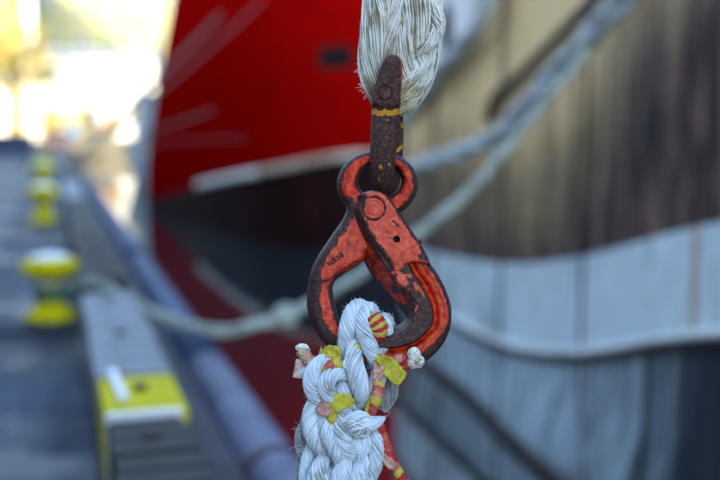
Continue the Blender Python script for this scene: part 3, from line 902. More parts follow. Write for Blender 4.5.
def surface_net(f, x0, y0, z0, h):
    """f (nx,ny,nz) negative inside. returns verts, quads"""
    ins = f < 0
    nx, ny, nz = f.shape
    cnt = np.zeros((nx-1, ny-1, nz-1), np.int8)
    for dx in (0, 1):
        for dy in (0, 1):
            for dz in (0, 1):
                cnt += ins[dx:nx-1+dx, dy:ny-1+dy, dz:nz-1+dz]
    act = (cnt > 0) & (cnt < 8)
    I = np.argwhere(act)
    vid = np.full(act.shape, -1, np.int32); vid[act] = np.arange(len(I))
    acc = np.zeros((len(I), 3)); num = np.zeros(len(I))
    corners = [(a, b_, c) for a in (0, 1) for b_ in (0, 1) for c in (0, 1)]
    for a in corners:
        for ax in range(3):
            if a[ax]: continue
            b_ = list(a); b_[ax] = 1
            fa = f[I[:, 0]+a[0], I[:, 1]+a[1], I[:, 2]+a[2]]; fb = f[I[:, 0]+b_[0], I[:, 1]+b_[1], I[:, 2]+b_[2]]
            m = (fa < 0) != (fb < 0)
            t = np.where(m, fa/(fa-fb+1e-12), 0)
            for k in range(3):
                acc[:, k] += np.where(m, a[k] + (t if k == ax else 0), 0)
            num += m
    P = I + acc/num[:, None]
    faces = []
    for ax in range(3):
        sl0 = [slice(1, n_-1) for n_ in f.shape]; sl1 = list(sl0)
        sl0[ax] = slice(0, f.shape[ax]-1); sl1[ax] = slice(1, f.shape[ax])
        A = ins[tuple(sl0)]; Bq = ins[tuple(sl1)]
        E = np.argwhere(A != Bq)
        base = E.copy()
        for k in range(3):
            if k != ax: base[:, k] += 1
        o1, o2 = (ax+1) % 3, (ax+2) % 3
        def g(d1, d2):
            q = base.copy(); q[:, o1] -= d1; q[:, o2] -= d2
            return vid[q[:, 0], q[:, 1], q[:, 2]]
        q = np.stack([g(1, 1), g(0, 1), g(0, 0), g(1, 0)], 1)
        flip = ~A[E[:, 0], E[:, 1], E[:, 2]]
        q[flip] = q[flip][:, ::-1]
        faces.append(q)
    Fq = np.vstack(faces); Fq = Fq[(Fq >= 0).all(1)]
    P = P*h + np.array([x0, y0, z0])
    return P, Fq

def seg_dist(X, Y, C):
    d2 = np.full(X.shape, 1e9)
    for i in range(len(C)-1):
        ax, ay = C[i, :2]; bx, by = C[i+1, :2]
        dx, dy = bx-ax, by-ay; L = dx*dx+dy*dy+1e-9
        t = np.clip(((X-ax)*dx+(Y-ay)*dy)/L, 0, 1)
        d2 = np.minimum(d2, (X-ax-t*dx)**2+(Y-ay-t*dy)**2)
    return np.sqrt(d2)
def inside(X, Y, C):
    c = np.zeros(X.shape, bool); n = len(C)
    for i in range(n):
        x0, y0 = C[i, :2]; x1, y1 = C[(i+1) % n, :2]
        if y0 == y1: continue
        m = ((y0 > Y) != (y1 > Y)) & (X < (x1-x0)*(Y-y0)/(y1-y0)+x0)
        c ^= m
    return c
def ss(x, a, b_):
    t = np.clip((x-a)/(b_-a), 0, 1); return t*t*(3-2*t)
def smin(a, b_, k):
    h = np.clip(.5+.5*(b_-a)/k, 0, 1); return b_*(1-h)+a*h-k*h*(1-h)
def smax(a, b_, k): return -smin(-a, -b_, k)
def roundup(d, w_, lo, hi):
    """height rising from lo to hi over distance w_ with a rounded shoulder"""
    t = np.clip(d/w_, 0, 1); return lo + (hi-lo)*np.sqrt(1-(1-t)**2)

# curves in photo pixels ------------------------------------------------
R_out = catmull([(404, 222), (420, 244), (429, 262), (437, 273), (445, 288), (450.5, 304), (451.5, 318), (449, 332), (442, 346), (431, 358), (416, 367), (399, 372), (380, 373), (360, 371)], 7)
R_in = catmull([(352, 236), (361, 256), (368, 271), (379, 286), (392, 300), (401, 310), (406, 317), (403, 323), (396, 328), (386, 330.5), (374, 331), (360, 330)], 7)
L_out = catmull([(337, 177), (341.5, 196), (346, 208), (342.5, 219), (335, 230), (326, 243), (317, 257), (311, 270), (307.5, 285), (306, 300), (308, 316), (314, 331), (322, 342), (333, 351), (348, 358), (366, 360)], 7)
L_in = catmull([(368, 205), (380, 225), (374, 243), (368.5, 254), (364, 261), (356, 267), (346, 273), (337, 279.5), (333, 286), (333.5, 297), (337, 311), (342, 323), (351, 332), (366, 336)], 7)
P_left = catmull([(354, 200), (350, 211), (358, 234), (370, 253), (381, 268)], 8)
P_right = catmull([(390, 199), (398, 211), (410, 229), (420, 244), (428, 259), (429, 265)], 8)
P_top = catmull([(354, 200), (357, 197), (365, 192.5), (375, 191), (384, 194), (390, 199)], 6)
P_end = catmull([(429, 265), (424, 263.5), (414, 262), (405, 264), (396, 270), (381, 268)], 6)
def ellipse(cx, cy, a, b_, n=64, rot=0.0):
    t = np.linspace(0, 2*np.pi, n+1)
    x = a*np.cos(t); y = b_*np.sin(t)
    return np.stack([cx+x*math.cos(rot)-y*math.sin(rot), cy+x*math.sin(rot)+y*math.cos(rot)], 1)
E_out = ellipse(377.5, 184, 41, 34.5); E_in = ellipse(380, 181, 21.8, 17.2)
def sd_closed(X, Y, C):
    d = seg_dist(X, Y, C); return np.where(inside(X, Y, C), d, -d)     # positive inside

def comp_R(X, Y):
    C = np.vstack([R_out, R_in[::-1]]); C = np.vstack([C, C[:1]])
    s = sd_closed(X, Y, C); do = seg_dist(X, Y, R_out); di = seg_dist(X, Y, R_in)
    wv = 4 + 7.5*ss(Y, 318, 352)
    po = np.where(do < wv, roundup(do, wv, -4, 12.5), 12.5)
    po = po + 1.2*np.exp(-((do-wv-2)/2.2)**2)
    po = po - 5.0*np.exp(-((do-wv-12.5)/2.8)**2) + 9.5*ss(do-wv, 13, 18)
    up_ = 1-ss(Y, 296, 322)
    wi = 5 + 13*up_
    lo = -16*up_ - 2*(1-up_)
    t = np.clip(di/wi, 0, 1)
    pi_ = np.where(di < wi, lo + (22.5-lo)*(t*(1-.25)+.25*np.sqrt(1-(1-t)**2)), 22.5)
    # worn round top of the inner ridge
    zf = smin(po, pi_, 4.0)
    return s, zf, -15 + 3*(1-np.clip(s/5, 0, 1))**2, do, di, wv, wi
def comp_L(X, Y):
    C = np.vstack([L_out, L_in[::-1]]); C = np.vstack([C, C[:1]])
    s = sd_closed(X, Y, C); do = seg_dist(X, Y, L_out); di = seg_dist(X, Y, L_in)
    wv = 8 + 5.5*ss(Y, 255, 300)
    po = roundup(do, wv, -10, 9)
    low = ss(Y, 276, 286)
    wi = 7 - 2*low
    pi_ = roundup(di, wi, -10, 9)
    zf = smin(po, pi_, 2.5) - 1.5*low
    return s, zf, -13 + 4*(1-np.clip(s/6, 0, 1))**2, do, di, wv, wi
def comp_E(X, Y):
    so = sd_closed(X, Y, E_out); si = -sd_closed(X, Y, E_in)
    s = np.minimum(so, si)
    zf = smin(roundup(so, 8, -9, 7.5), roundup(si, 6.5, -6, 7.5), 2)
    return s, zf, -11 + 4*(1-np.clip(s/6, 0, 1))**2, so, si, 8, 6.5
def comp_P(X, Y):
    C = np.vstack([P_top, P_right, P_end, P_left[::-1]])
    s = sd_closed(X, Y, C)
    dl = seg_dist(X, Y, P_left); dr = seg_dist(X, Y, P_right); dt = seg_dist(X, Y, P_top); de = seg_dist(X, Y, P_end)
    pl = np.where(dl < 4.5, -8 + 20*np.clip(dl/4.5, 0, 1), 12 + 13.5*np.sin(np.clip((dl-4.5)/8.5, 0, 1)*np.pi/2))
    pr = roundup(dr, 5, 9, 25.5); pt = roundup(dt, 5, 9, 25.5)
    pe = np.where((X > 402), roundup(de, 3, 16, 25.5), 22 + 3.5*np.clip(de/14, 0, 1))
    zf = smin(smin(pl, pr, 2), smin(pt, pe, 2), 2)
    rv = np.hypot((X-373.2)/1.02, Y-209.3)
    zf = zf - 1.5*np.exp(-((rv-11.2)/1.0)**2) - .9*np.exp(-((rv-7.0)/.8)**2) + .8*(rv < 10.5)*(1-ss(rv, 8, 10.5))
    hole = np.hypot(X-395.8, Y-239.4)
    zf = zf - 9*(1-ss(hole, 2.0, 3.4))
    return s, zf, np.full(X.shape, -10.0), dl, dr, dt, de, rv, hole

GH = .72
gx = np.arange(296, 464, GH); gy = np.arange(142, 384, GH); gz = np.arange(-22, 32, GH)
X, Y = np.meshgrid(gx, gy, indexing='ij')
def solid(s, zf, zb):
    Z = gz[None, None, :]
    f = np.maximum((Z - zf[:, :, None]).astype(np.float32), (zb[:, :, None] - Z).astype(np.float32))
    return np.maximum(f, (-s*1.6)[:, :, None].astype(np.float32))
# forging irregularity
U1 = (1.0*np.sin(X*.19+Y*.07)*np.sin(Y*.16-X*.05) + .6*np.sin(X*.43+1.3)*np.sin(Y*.39+.7))*.35
cR, cL, cE, cP = comp_R(X, Y), comp_L(X, Y), comp_E(X, Y), comp_P(X, Y)
fR = solid(cR[0], cR[1]+U1, cR[2]); fP = solid(cP[0], cP[1]+U1*.5, cP[2])
fA = smin(fR, fP, 1.2); del fR, fP
VA, FA = surface_net(fA, gx[0], gy[0], gz[0], GH); del fA
fL = solid(cL[0], cL[1]+U1, cL[2]); fE = solid(cE[0], cE[1]+U1*.7, cE[2])
fB = smin(fL, fE, 2.0); del fL, fE
# engraved maker's letters on the left jaw: strokes cut 1.1 px deep
GLY = {'N': [((0, 0), (0, 1)), ((0, 1), (.7, 0)), ((.7, 0), (.7, 1))], 'U': [((0, 1), (0, .1)), ((0, .1), (.6, 0)), ((.6, 0), (.7, 1))],
       'B': [((0, 0), (0, 1)), ((0, 1), (.6, .8)), ((.6, .8), (0, .5)), ((0, .5), (.7, .25)), ((.7, .25), (0, 0))],
       'S': [((.7, .9), (0, .8)), ((0, .8), (.65, .4)), ((.65, .4), (.5, 0)), ((.5, 0), (0, .1))],
       'O': [((.1, 0), (0, .9)), ((0, .9), (.6, 1)), ((.6, 1), (.7, .1)), ((.7, .1), (.1, 0))]}
ga = math.atan2(252.0-264.0, 346.0-329.5)
gl_d = np.full(X.shape, 99.0)
for k, chh in enumerate('NUBSO'):
    ox, oy = 330.0 + k*3.6*math.cos(ga), 266.3 + k*3.6*math.sin(ga)
    for (a, b_) in GLY[chh]:
        def w2(p):
            x_, y_ = p[0]*3.2, p[1]*5.0
            return (ox + x_*math.cos(ga) + y_*math.sin(ga), oy + x_*math.sin(ga) - y_*math.cos(ga))
        gl_d = np.minimum(gl_d, seg_dist(X, Y, np.array([w2(a), w2(b_)])))
cut = (gz[None, None, :] - (cL[1]+U1-1.1*(1-ss(gl_d, .1, .8)))[:, :, None])
fB = np.where((gl_d < 1.4)[:, :, None] & (gz > 0)[None, None, :], np.maximum(fB, cut), fB)
VB, FB = surface_net(fB.astype(np.float32), gx[0], gy[0], gz[0], GH); del fB, cut

def lerp_attr(tab, V):
    """bilinear lookup of a 2D table at vertices"""
    fx = np.clip((V[:, 0]-gx[0])/GH, 0, len(gx)-1.001); fy = np.clip((V[:, 1]-gy[0])/GH, 0, len(gy)-1.001)
    i = fx.astype(int); j = fy.astype(int); a = fx-i; b_ = fy-j
    return tab[i, j]*(1-a)*(1-b_)+tab[i+1, j]*a*(1-b_)+tab[i, j+1]*(1-a)*b_+tab[i+1, j+1]*a*b_
def blob(X, Y, cx, cy, a, b_, rot):
    c, s_ = math.cos(rot), math.sin(rot); x = (X-cx)*c+(Y-cy)*s_; y = -(X-cx)*s_+(Y-cy)*c
    return 1-np.hypot(x/a, y/b_)
# paint maps: positive = painted (units about 1 = certain)
s_, zf, zb, do, di, wv, wi = cR
rimp = np.minimum((do-wv)/1.6, (wv+15.5-do)/1.6)
pk = np.maximum.reduce([blob(X, Y, 400, 277, 6, 15, -.62), blob(X, Y, 409, 276, 2.6, 6, -.8), blob(X, Y, 415, 285, 2.6, 7, -.35), blob(X, Y, 421.5, 293, 2.2, 5, -.4), blob(X, Y, 414, 308, 3.0, 10, .28)])*1.6
ridge = np.where(do > wv+13.5, np.where(di > wi*.92, pk, -.9), -9)
wall = np.where((di < wi*.95) & (Y < 318), -.02 + .45*(1-di/wi) + .5*(1-ss(Y, 262, 290)) - 1.2*ss(Y, 300, 318), -9)
pR = np.maximum(np.maximum(np.minimum(rimp, 1.3), ridge), wall)
pR = np.where((Y > 318) & (di < 22) & (do > wv+14), np.minimum(pR, -.9), pR)
cRk = np.where(do < wv+8.5, .30, -.1)*(1-ss(Y, 325, 352)*.9); cRk = np.where(ridge > -.2, np.where(pk > 0, 1.25, cRk), cRk); cRk = np.where(di < wi*.9, .02, cRk)
s2, zf2, zb2, dl, dr, dt, de, rv, hole = cP
pP = np.minimum.reduce([(dl-12.5)/2.2, (dr-2.6)/2.0, (dt-1.2)/2.0, np.full(dl.shape, 1.35)])
pP = np.where(dl < 4.2, .7, pP)
pP = np.minimum(pP, (1.0 - blob(X, Y, 424, 257, 12, 6, .3)*3.2))
pP = np.where(np.abs(rv-11.2) < .9, np.minimum(pP, -.25), pP); pP = np.where(hole < 3.1, -2, pP)
scr = np.minimum(seg_dist(X, Y, np.array([(392, 221), (399, 228), (402, 233)])), seg_dist(X, Y, np.array([(386, 237), (393, 239)])))
pP = np.where(scr < .7, np.minimum(pP, -.3), pP)
cPk = np.where(dl < 6, .05, .66)
usP = (s2 > -.3)
pA = np.where(usP, pP, pR); cA = np.where(usP, cPk, cRk)
s_, zf, zb, do, di, wv, wi = cL
low = ss(Y, 280, 286)
pL = np.minimum((do-wv-.6)/2.2, (di-1.5-2.6*low)/2.0)
pL = np.minimum(pL, 1.3); pL = np.where((np.abs(Y-281-(X-325)*-.1) < 1.3) & (X < 333), -.6, pL)
pL = np.where((di < 6.5) & (Y < 282) & (di > 1), .55, pL)
pL = np.where(gl_d < .5, -1.1, pL)
cLk = .42 - .75*(1-ss(di, 4, 11))*(1-low) - .10*low
so, si = cE[3], cE[4]
pE = np.minimum.reduce([(so-5.0)/2.2, (si-2.4)/2.2, np.full(so.shape, 1.2)])
pE = np.where(Y < 152, -1, pE)
usE = (s_ < 0) | (Y + .25*(X-337) < 200) | ((cE[0] > 0) & (cE[1] > zf))
pB = np.where(usE, pE, pL); cB = np.where(usE, -.12, cLk)

hook = fg_empty('safety_hook', 'big red painted forged hook with an eye, paint chipped to dark rusty iron', 'hook')
hook.location = FG
for (nm, Vv, Fv, pt_, ct_, lab) in (('swivel_jaw', VA, FA, pA, cA, 'grooved right jaw with riveted flat strap'), ('eye_jaw', VB, FB, pB, cB, 'left jaw running up into the round eye')):
    me = npmesh(nm, L3(Vv), Fv[:, ::-1])
    paint = lerp_attr(np.clip(pt_, -3, 3), Vv); chalk = lerp_attr(ct_, Vv)
    z = Vv[:, 2]
    # hidden back and deep sides: mostly bare
    paint = np.where(z < -7, np.minimum(paint, -.3), paint)
    set_attr(me, 'paint', paint); set_attr(me, 'chalk', chalk)
    link(nm, me, M['hook'], hook, label=lab)
# small burr on the strap's right edge
bm = bmesh.new(); bmesh.ops.create_icosphere(bm, subdivisions=3, radius=2.6*PX)
for vt in bm.verts: vt.co *= 1+.3*mnoise.noise(vt.co*900)
me = bpy.data.meshes.new('pin_stub'); bm.to_mesh(me); bm.free()
set_attr(me, 'paint', [-3]*len(me.vertices)); set_attr(me, 'chalk', [0]*len(me.vertices))
o = link('pin_stub', me, M['hook'], hook, smooth=True); o.location = L3([(418.5, 242.0, 12)])[0]

# ------------------------------------------------------------------ iron shackle above
GS = .6
sx = np.arange(362, 414, GS); sy = np.arange(50, 205, GS); sz = np.arange(-46, 36, GS)
XX, YY, ZZ = np.meshgrid(sx.astype(np.float32), sy.astype(np.float32), sz.astype(np.float32), indexing='ij')
def cone_chain(P):
    """P rows x,y,z,r : union of round cones (approx)"""
    f = np.full(XX.shape, 99, np.float32)
    for i in range(len(P)-1):
        a = P[i]; b_ = P[i+1]; d = b_[:3]-a[:3]; L = float(d@d)+1e-9
        t = np.clip(((XX-a[0])*d[0]+(YY-a[1])*d[1]+(ZZ-a[2])*d[2])/L, 0, 1)
        q = np.sqrt((XX-a[0]-t*d[0])**2+(YY-a[1]-t*d[1])**2+(ZZ-a[2]-t*d[2])**2) - (a[3]+(b_[3]-a[3])*t)
        f = smin(f, q, .6).astype(np.float32)
    return f
bow = catmull([(385.5, 104, 10, 13.5), (385, 122, 11, 13.8), (383.8, 140, 12, 13.4), (382.5, 156, 11.5, 12.6), (382.5, 170, 7.5, 11.8), (384, 180.5, -1, 11.4), (387, 183, -12, 11.4), (390, 176, -24, 11.4), (392, 160, -30, 11.6), (392.5, 140, -31, 12), (392.5, 120, -30, 12), (391.5, 95, -29, 12), (390, 78, -28, 12)], 3)
fb = cone_chain(bow)
# cheek of the fork: tapered flat piece, proud of the bar
ck = catmull([(371.2, 108), (371.8, 99), (375.5, 86), (380, 72), (383.6, 63), (388.5, 58.3), (394.5, 58), (399.8, 61.5), (402, 70), (401, 85), (400, 98), (399.6, 108), (393, 113.2), (385, 114.6), (377, 112.6), (371.2, 108)], 6)
X2, Y2 = XX[:, :, 0], YY[:, :, 0]
sck = sd_closed(X2, Y2, ck)
zfc = roundup(np.maximum(sck, 0), 7.5, 14, 26.5) + .6*np.sin(X2*.35+Y2*.21)*.5
rp = np.hypot(X2-384.4, Y2-97.2)
zfc = zfc - 1.7*np.exp(-((rp-7.0)/.9)**2) + .9*(1-ss(rp, 5.4, 6.6))
zfc = zfc - 5*ss(Y2, 104, 118)*0
fc = np.maximum(np.maximum(ZZ-zfc[:, :, None], 2-ZZ), (-sck*1.5)[:, :, None])
# rear cheek
fr = np.maximum(np.maximum(ZZ+18, -40-ZZ), (-(sd_closed(X2-5, Y2+2, ck))*1.5)[:, :, None])
fs_ = smin(smin(fb, fc, .8), fr, 1.0).astype(np.float32)
VS, FS = surface_net(fs_, sx[0], sy[0], sz[0], GS)
del fb, fc, fr, fs_, XX, YY, ZZ
sh_ = fg_empty('shackle', 'dark rusty iron shackle with yellow paint remains, linking frayed rope and hook eye', 'shackle')
me = npmesh('shackle_body', L3(VS), FS[:, ::-1])
x, y, z = VS.T
pn = -1.6 + np.maximum.reduce([
    3.1*np.exp(-((y-(115.8+.7*np.sin(x*.55)+.5*np.sin(x*1.35+1)) + .010*(x-385)**2)/3.6)**2)*(z > 5),
    2.6*(1-np.hypot((x-387)/1.7, (y-123)/4.2).clip(0, 1))*(z > 5),
    3.2*(1-np.hypot((x-380)/3.2, (y-168)/5.5).clip(0, 1))*(z > 0),
    2.4*(1-np.hypot((x-379)/2.2, (y-180)/5.0).clip(0, 1)),
    3.6*(1-np.hypot((x-400)/8, (y-(147-(x-400)*.9))/5.0).clip(0, 1))*(z < 0),
    2.4*(1-np.hypot((x-389)/5, (y-166)/3).clip(0, 1))*(z > 0),
    2.6*(1-np.hypot((x-403)/4, (y-122)/10).clip(0, 1))*(z < 4)])
og = -1.9 + np.maximum.reduce([2.4*ss(x, 397.5, 400.5)*(1-ss(np.abs(y-80), 16, 24)), 1.4*ss(z, -20, -30), 2.0*np.exp(-((y-111)/2.0)**2)*(z > 5)*(x < 376)])
set_attr(me, 'paint', pn); set_attr(me, 'orange', og)
link('shackle_body', me, M['shackle'], sh_)
# pin through the fork
def fgtube(name, P, mat, parent, sides=16, step=.8, attrs=None, caps=True, wob=0.0):
    C, t = resample(catmull(P, 8), step); T, N, B = frames(C[:, :3])
    R = C[:, 3].copy()
    V, Fq = tubes(C[None, :, :3], N[None], B[None], R[None], sides)
    if wob:
        for i in range(len(V)):
            c_ = C[i//sides, :3]; nv = mnoise.noise(Vector((V[i][0]*.22, V[i][1]*.22, V[i][2]*.22+t[-1])))
            V[i] = c_ + (V[i]-c_)*(1+wob*nv)
    faces = [tuple(f) for f in Fq]
    if caps: faces += [tuple(range(sides))[::-1], tuple(range(len(V)-sides, len(V)))]
    me = mesh(name, L3(V), faces)
    me.polygons.foreach_set('use_smooth', [len(p.vertices) == 4 for p in me.polygons])
    if attrs:
        for k, v_ in attrs.items(): set_attr(me, k, [v_]*len(me.vertices))
    return link(name, me, mat, parent)
fgtube('pin', [(384.4, 97.2, -42, 6.0), (384.4, 97.2, 0, 6.0), (384.4, 97.2, 24, 6.0)], M['shackle'], sh_, attrs={'paint': -3, 'orange': -2})

# ------------------------------------------------------------------ fibre strands
def strand(parent, P, mat, twist=.022, yr=.95, squash=1.0, seed=0, hair=26, messy=.35, name='strand', taper=None, hl=7, label=None, pack=1.75, fluff=2.0):
    """a bundle of twisted yarns following P rows (x,y,z,r) in photo px"""
    rs_ = np.random.RandomState(seed+101)
    C, t = resample(catmull(P, 10), 1.8)
    T, N, B = frames(C[:, :3]); R = C[:, 3]; m = len(C)
    ny = int(2*np.pi*np.mean(R)/(yr*pack))
    ph0 = np.arange(ny)*2*np.pi/ny
    Ck = []; Rk = []; val = []
    for layer, (cnt, rf) in enumerate(((ny, 1.0), (max(4, ny//2), .72))):
        for k in range(cnt):
            ph = (k+.5*layer)*2*np.pi/cnt + twist*t + messy*.35*np.interp(t, np.linspace(0, t[-1], 7), rs_.normal(size=7))
            rr = (R*rf - yr) + messy*yr*1.1*np.interp(t, np.linspace(0, t[-1], 9), rs_.normal(size=9))
            off = np.cos(ph)[:, None]*N*rr[:, None]*squash + np.sin(ph)[:, None]*B*rr[:, None]
            Ck.append(C[:, :3]+off); Rk.append(yr*(1+.18*rs_.normal())*np.clip(R/np.mean(R), .4, 1.3)*np.ones(m)); val.append(np.full(m, rs_.rand()))
    Ck = np.array(Ck); Rk = np.clip(np.array(Rk), .3, 3)
    k = len(Ck)
    NN = np.broadcast_to(N, (k, m, 3)); BB = np.broadcast_to(B, (k, m, 3))
    V, Fq = tubes(Ck, NN, BB, Rk, 5)
    at_ = np.repeat(np.array(val).ravel(), 5)
    # core
    Vc, Fc = tubes(C[None, :, :3], N[None], B[None], (R*(.80 if pack > 1.6 else .86))[None], 14)
    Fc = Fc + len(V); V = np.vstack([V, Vc]); at_ = np.r_[at_, np.full(len(Vc), .9)]; Fq = np.vstack([Fq, Fc])
    # short fluff
    nf = int(fluff*t[-1]); 
    if nf:
        ii = rs_.randint(1, m-1, nf); ph = rs_.uniform(0, 2*np.pi, nf)
        D_ = np.cos(ph)[:, None]*N[ii]+np.sin(ph)[:, None]*B[ii]; p0 = C[ii, :3]+D_*R[ii][:, None]*.93
        dr_ = T[ii]*rs_.choice([-1, 1], nf)[:, None]*rs_.uniform(.3, 1, nf)[:, None] + D_*rs_.uniform(.25, .8, nf)[:, None] + rs_.normal(size=(nf, 3))*.35
        ln = rs_.uniform(1.0, 3.2, nf)[:, None, None]; s5 = np.linspace(0, 1, 4)[None, :, None]
        path = p0[:, None] + dr_[:, None]*ln*s5 + rs_.normal(size=(nf, 1, 3))*ln*.5*s5**2
        V3, F3 = tubes(path, np.broadcast_to(np.array([1., 0, 0]), path.shape), np.broadcast_to(np.array([0, 1., .3]), path.shape), np.broadcast_to(np.linspace(.15, .07, 4), (nf, 4)), 3)
        Fq = np.vstack([Fq, F3+len(V)]); V = np.vstack([V, V3]); at_ = np.r_[at_, np.repeat(rs_.rand(nf)*.4, 12)]
    # stray hairs
    for h in range(hair):
        i = rs_.randint(1, m-1); ph = rs_.uniform(0, 2*np.pi)
        d = np.cos(ph)*N[i]+np.sin(ph)*B[i]; p0 = C[i, :3]+d*R[i]*.95; tt = T[i]*rs_.choice([-1, 1])
        ln = rs_.uniform(.4, 1)*hl; s5 = np.linspace(0, 1, 6)[:, None]
        bend = rs_.normal(size=3)*.5
        path = p0 + (tt*.7+d*.5)*ln*s5 + bend*ln*.5*s5**2
        T3, N3, B3 = frames(path)
        Vh, Fh = tubes(path[None], N3[None], B3[None], np.linspace(.16, .07, 6)[None], 3)
        Fq = np.vstack([Fq, Fh+len(V)]); V = np.vstack([V, Vh]); at_ = np.r_[at_, np.full(len(Vh), rs_.rand()*.5)]
    me = npmesh(name, L3(V), Fq); set_attr(me, 'yarn', at_)
    return link(name, me, mat, parent, label=label)

ur = fg_empty('frayed_rope', 'thick frayed cream rope eye hanging down over the rusty shackle', 'rope')
RO = M['rope_old']
UP = [  # x,y,z,r
 [(378, -70, -4, 9), (375, -20, -3, 9), (371.5, 10, -2, 9.5), (369, 35, -2, 10), (368.5, 62, -4, 10), (372, 84, -8, 9.5), (379, 100, -14, 8)],
 [(386, -70, 4, 9), (385, -20, 6, 9.5), (383, 8, 8, 10), (379, 34, 8, 10), (376, 55, 4, 9), (377, 80, -8, 9)],
 [(398, -70, 6, 9), (397.5, -10, 9, 9.5), (395, 20, 10, 9.5), (390, 42, 9, 9), (388.5, 62, 2, 9), (388, 85, -10, 9)],
 [(410, -70, 4, 9), (409, -15, 8, 9.5), (407, 20, 10, 9.5), (404, 45, 8, 9.5), (403, 66, 4, 9), (406, 88, -2, 9), (403, 104, -8, 8.5)],
 [(424, -70, 2, 9), (422, -15, 8, 9.5), (420, 12, 9, 10), (417.5, 36, 8, 9.5), (416, 58, 5, 9), (419, 78, 1, 9), (413, 96, -5, 8.5), (404, 109, -12, 7)],
 [(436, -70, -6, 8), (434.5, -20, -3, 8), (434, 6, 0, 8.5), (435, 28, 1, 8.5), (431.5, 52, 0, 8.5), (428, 70, -2, 8), (421, 90, -6, 7.5), (410, 106, -12, 7)],
 [(430, 0, 8, 5), (436, 14, 8, 6.5), (438, 28, 8, 6.8), (432, 42, 11, 6.5), (423, 51, 12, 6.0), (414, 57, 8, 5)],
 [(433, 44, 4, 5), (428, 62, 7, 6.2), (418, 75, 8, 6.2), (406, 84, 6, 6.0), (396, 92, 0, 6)],
 [(430, 62, 1, 5), (424, 80, 4, 6), (413, 92, 4, 6), (402, 99, 0, 6), (394, 102, -4, 5)],
 [(425, 80, -2, 5), (418, 96, 0, 5.5), (408, 106, -1, 5.5), (399, 111, -5, 5)],
 [(400, -70, -14, 13), (402, 0, -14, 15), (402, 50, -14, 15), (400, 85, -16, 13), (398, 104, -18, 8)],
]
for k, P in enumerate(UP):
    if P[0][1] == -70: P = [(405+(P[0][0]-405)*.8, -260, P[0][2], P[0][3])] + [(405+(P[0][0]-405)*.9, -160, P[0][2], P[0][3])] + P
    strand(ur, P, RO, twist=(.020, .03, -.018, .026, .022, .02, .05, .045, .045, .04, .02)[k], yr=(.78, .62)[k % 2], seed=k, hair=20, messy=.9, hl=6)
# tufts of loose fibre on the left
rs_ = np.random.RandomState(5); Vt = np.zeros((0, 3)); Ft = np.zeros((0, 4), int)
for (cx, cy, n, dx, dy) in ((362, 71, 16, -1, -.1), (362, 84, 9, -.9, .25), (365, 92, 7, -.8, .4), (362, 60, 6, -.5, -.4)):
    for _ in range(n):
        s5 = np.linspace(0, 1, 8)[:, None]; ln = rs_.uniform(4, 9)
        d = np.array([dx, dy, .2]) + rs_.normal(size=3)*.28; bd = rs_.normal(size=3)*.5
        path = np.array([cx+rs_.uniform(-1, 4), cy+rs_.uniform(-4, 4), rs_.uniform(-6, 4)]) + d*ln*s5*.8 + bd*ln*.8*s5**2 + np.cross(d, bd)*ln*.2*np.sin(s5*5)
        T3, N3, B3 = frames(path); Vh, Fh = tubes(path[None], N3[None], B3[None], np.linspace(.2, .08, 8)[None], 4)
        Ft = np.vstack([Ft, Fh+len(Vt)]); Vt = np.vstack([Vt, Vh])
me = npmesh('loose_fibres', L3(Vt), Ft); set_attr(me, 'yarn', [.1]*len(me.vertices)); link('loose_fibres', me, RO, ur, kind='stuff')

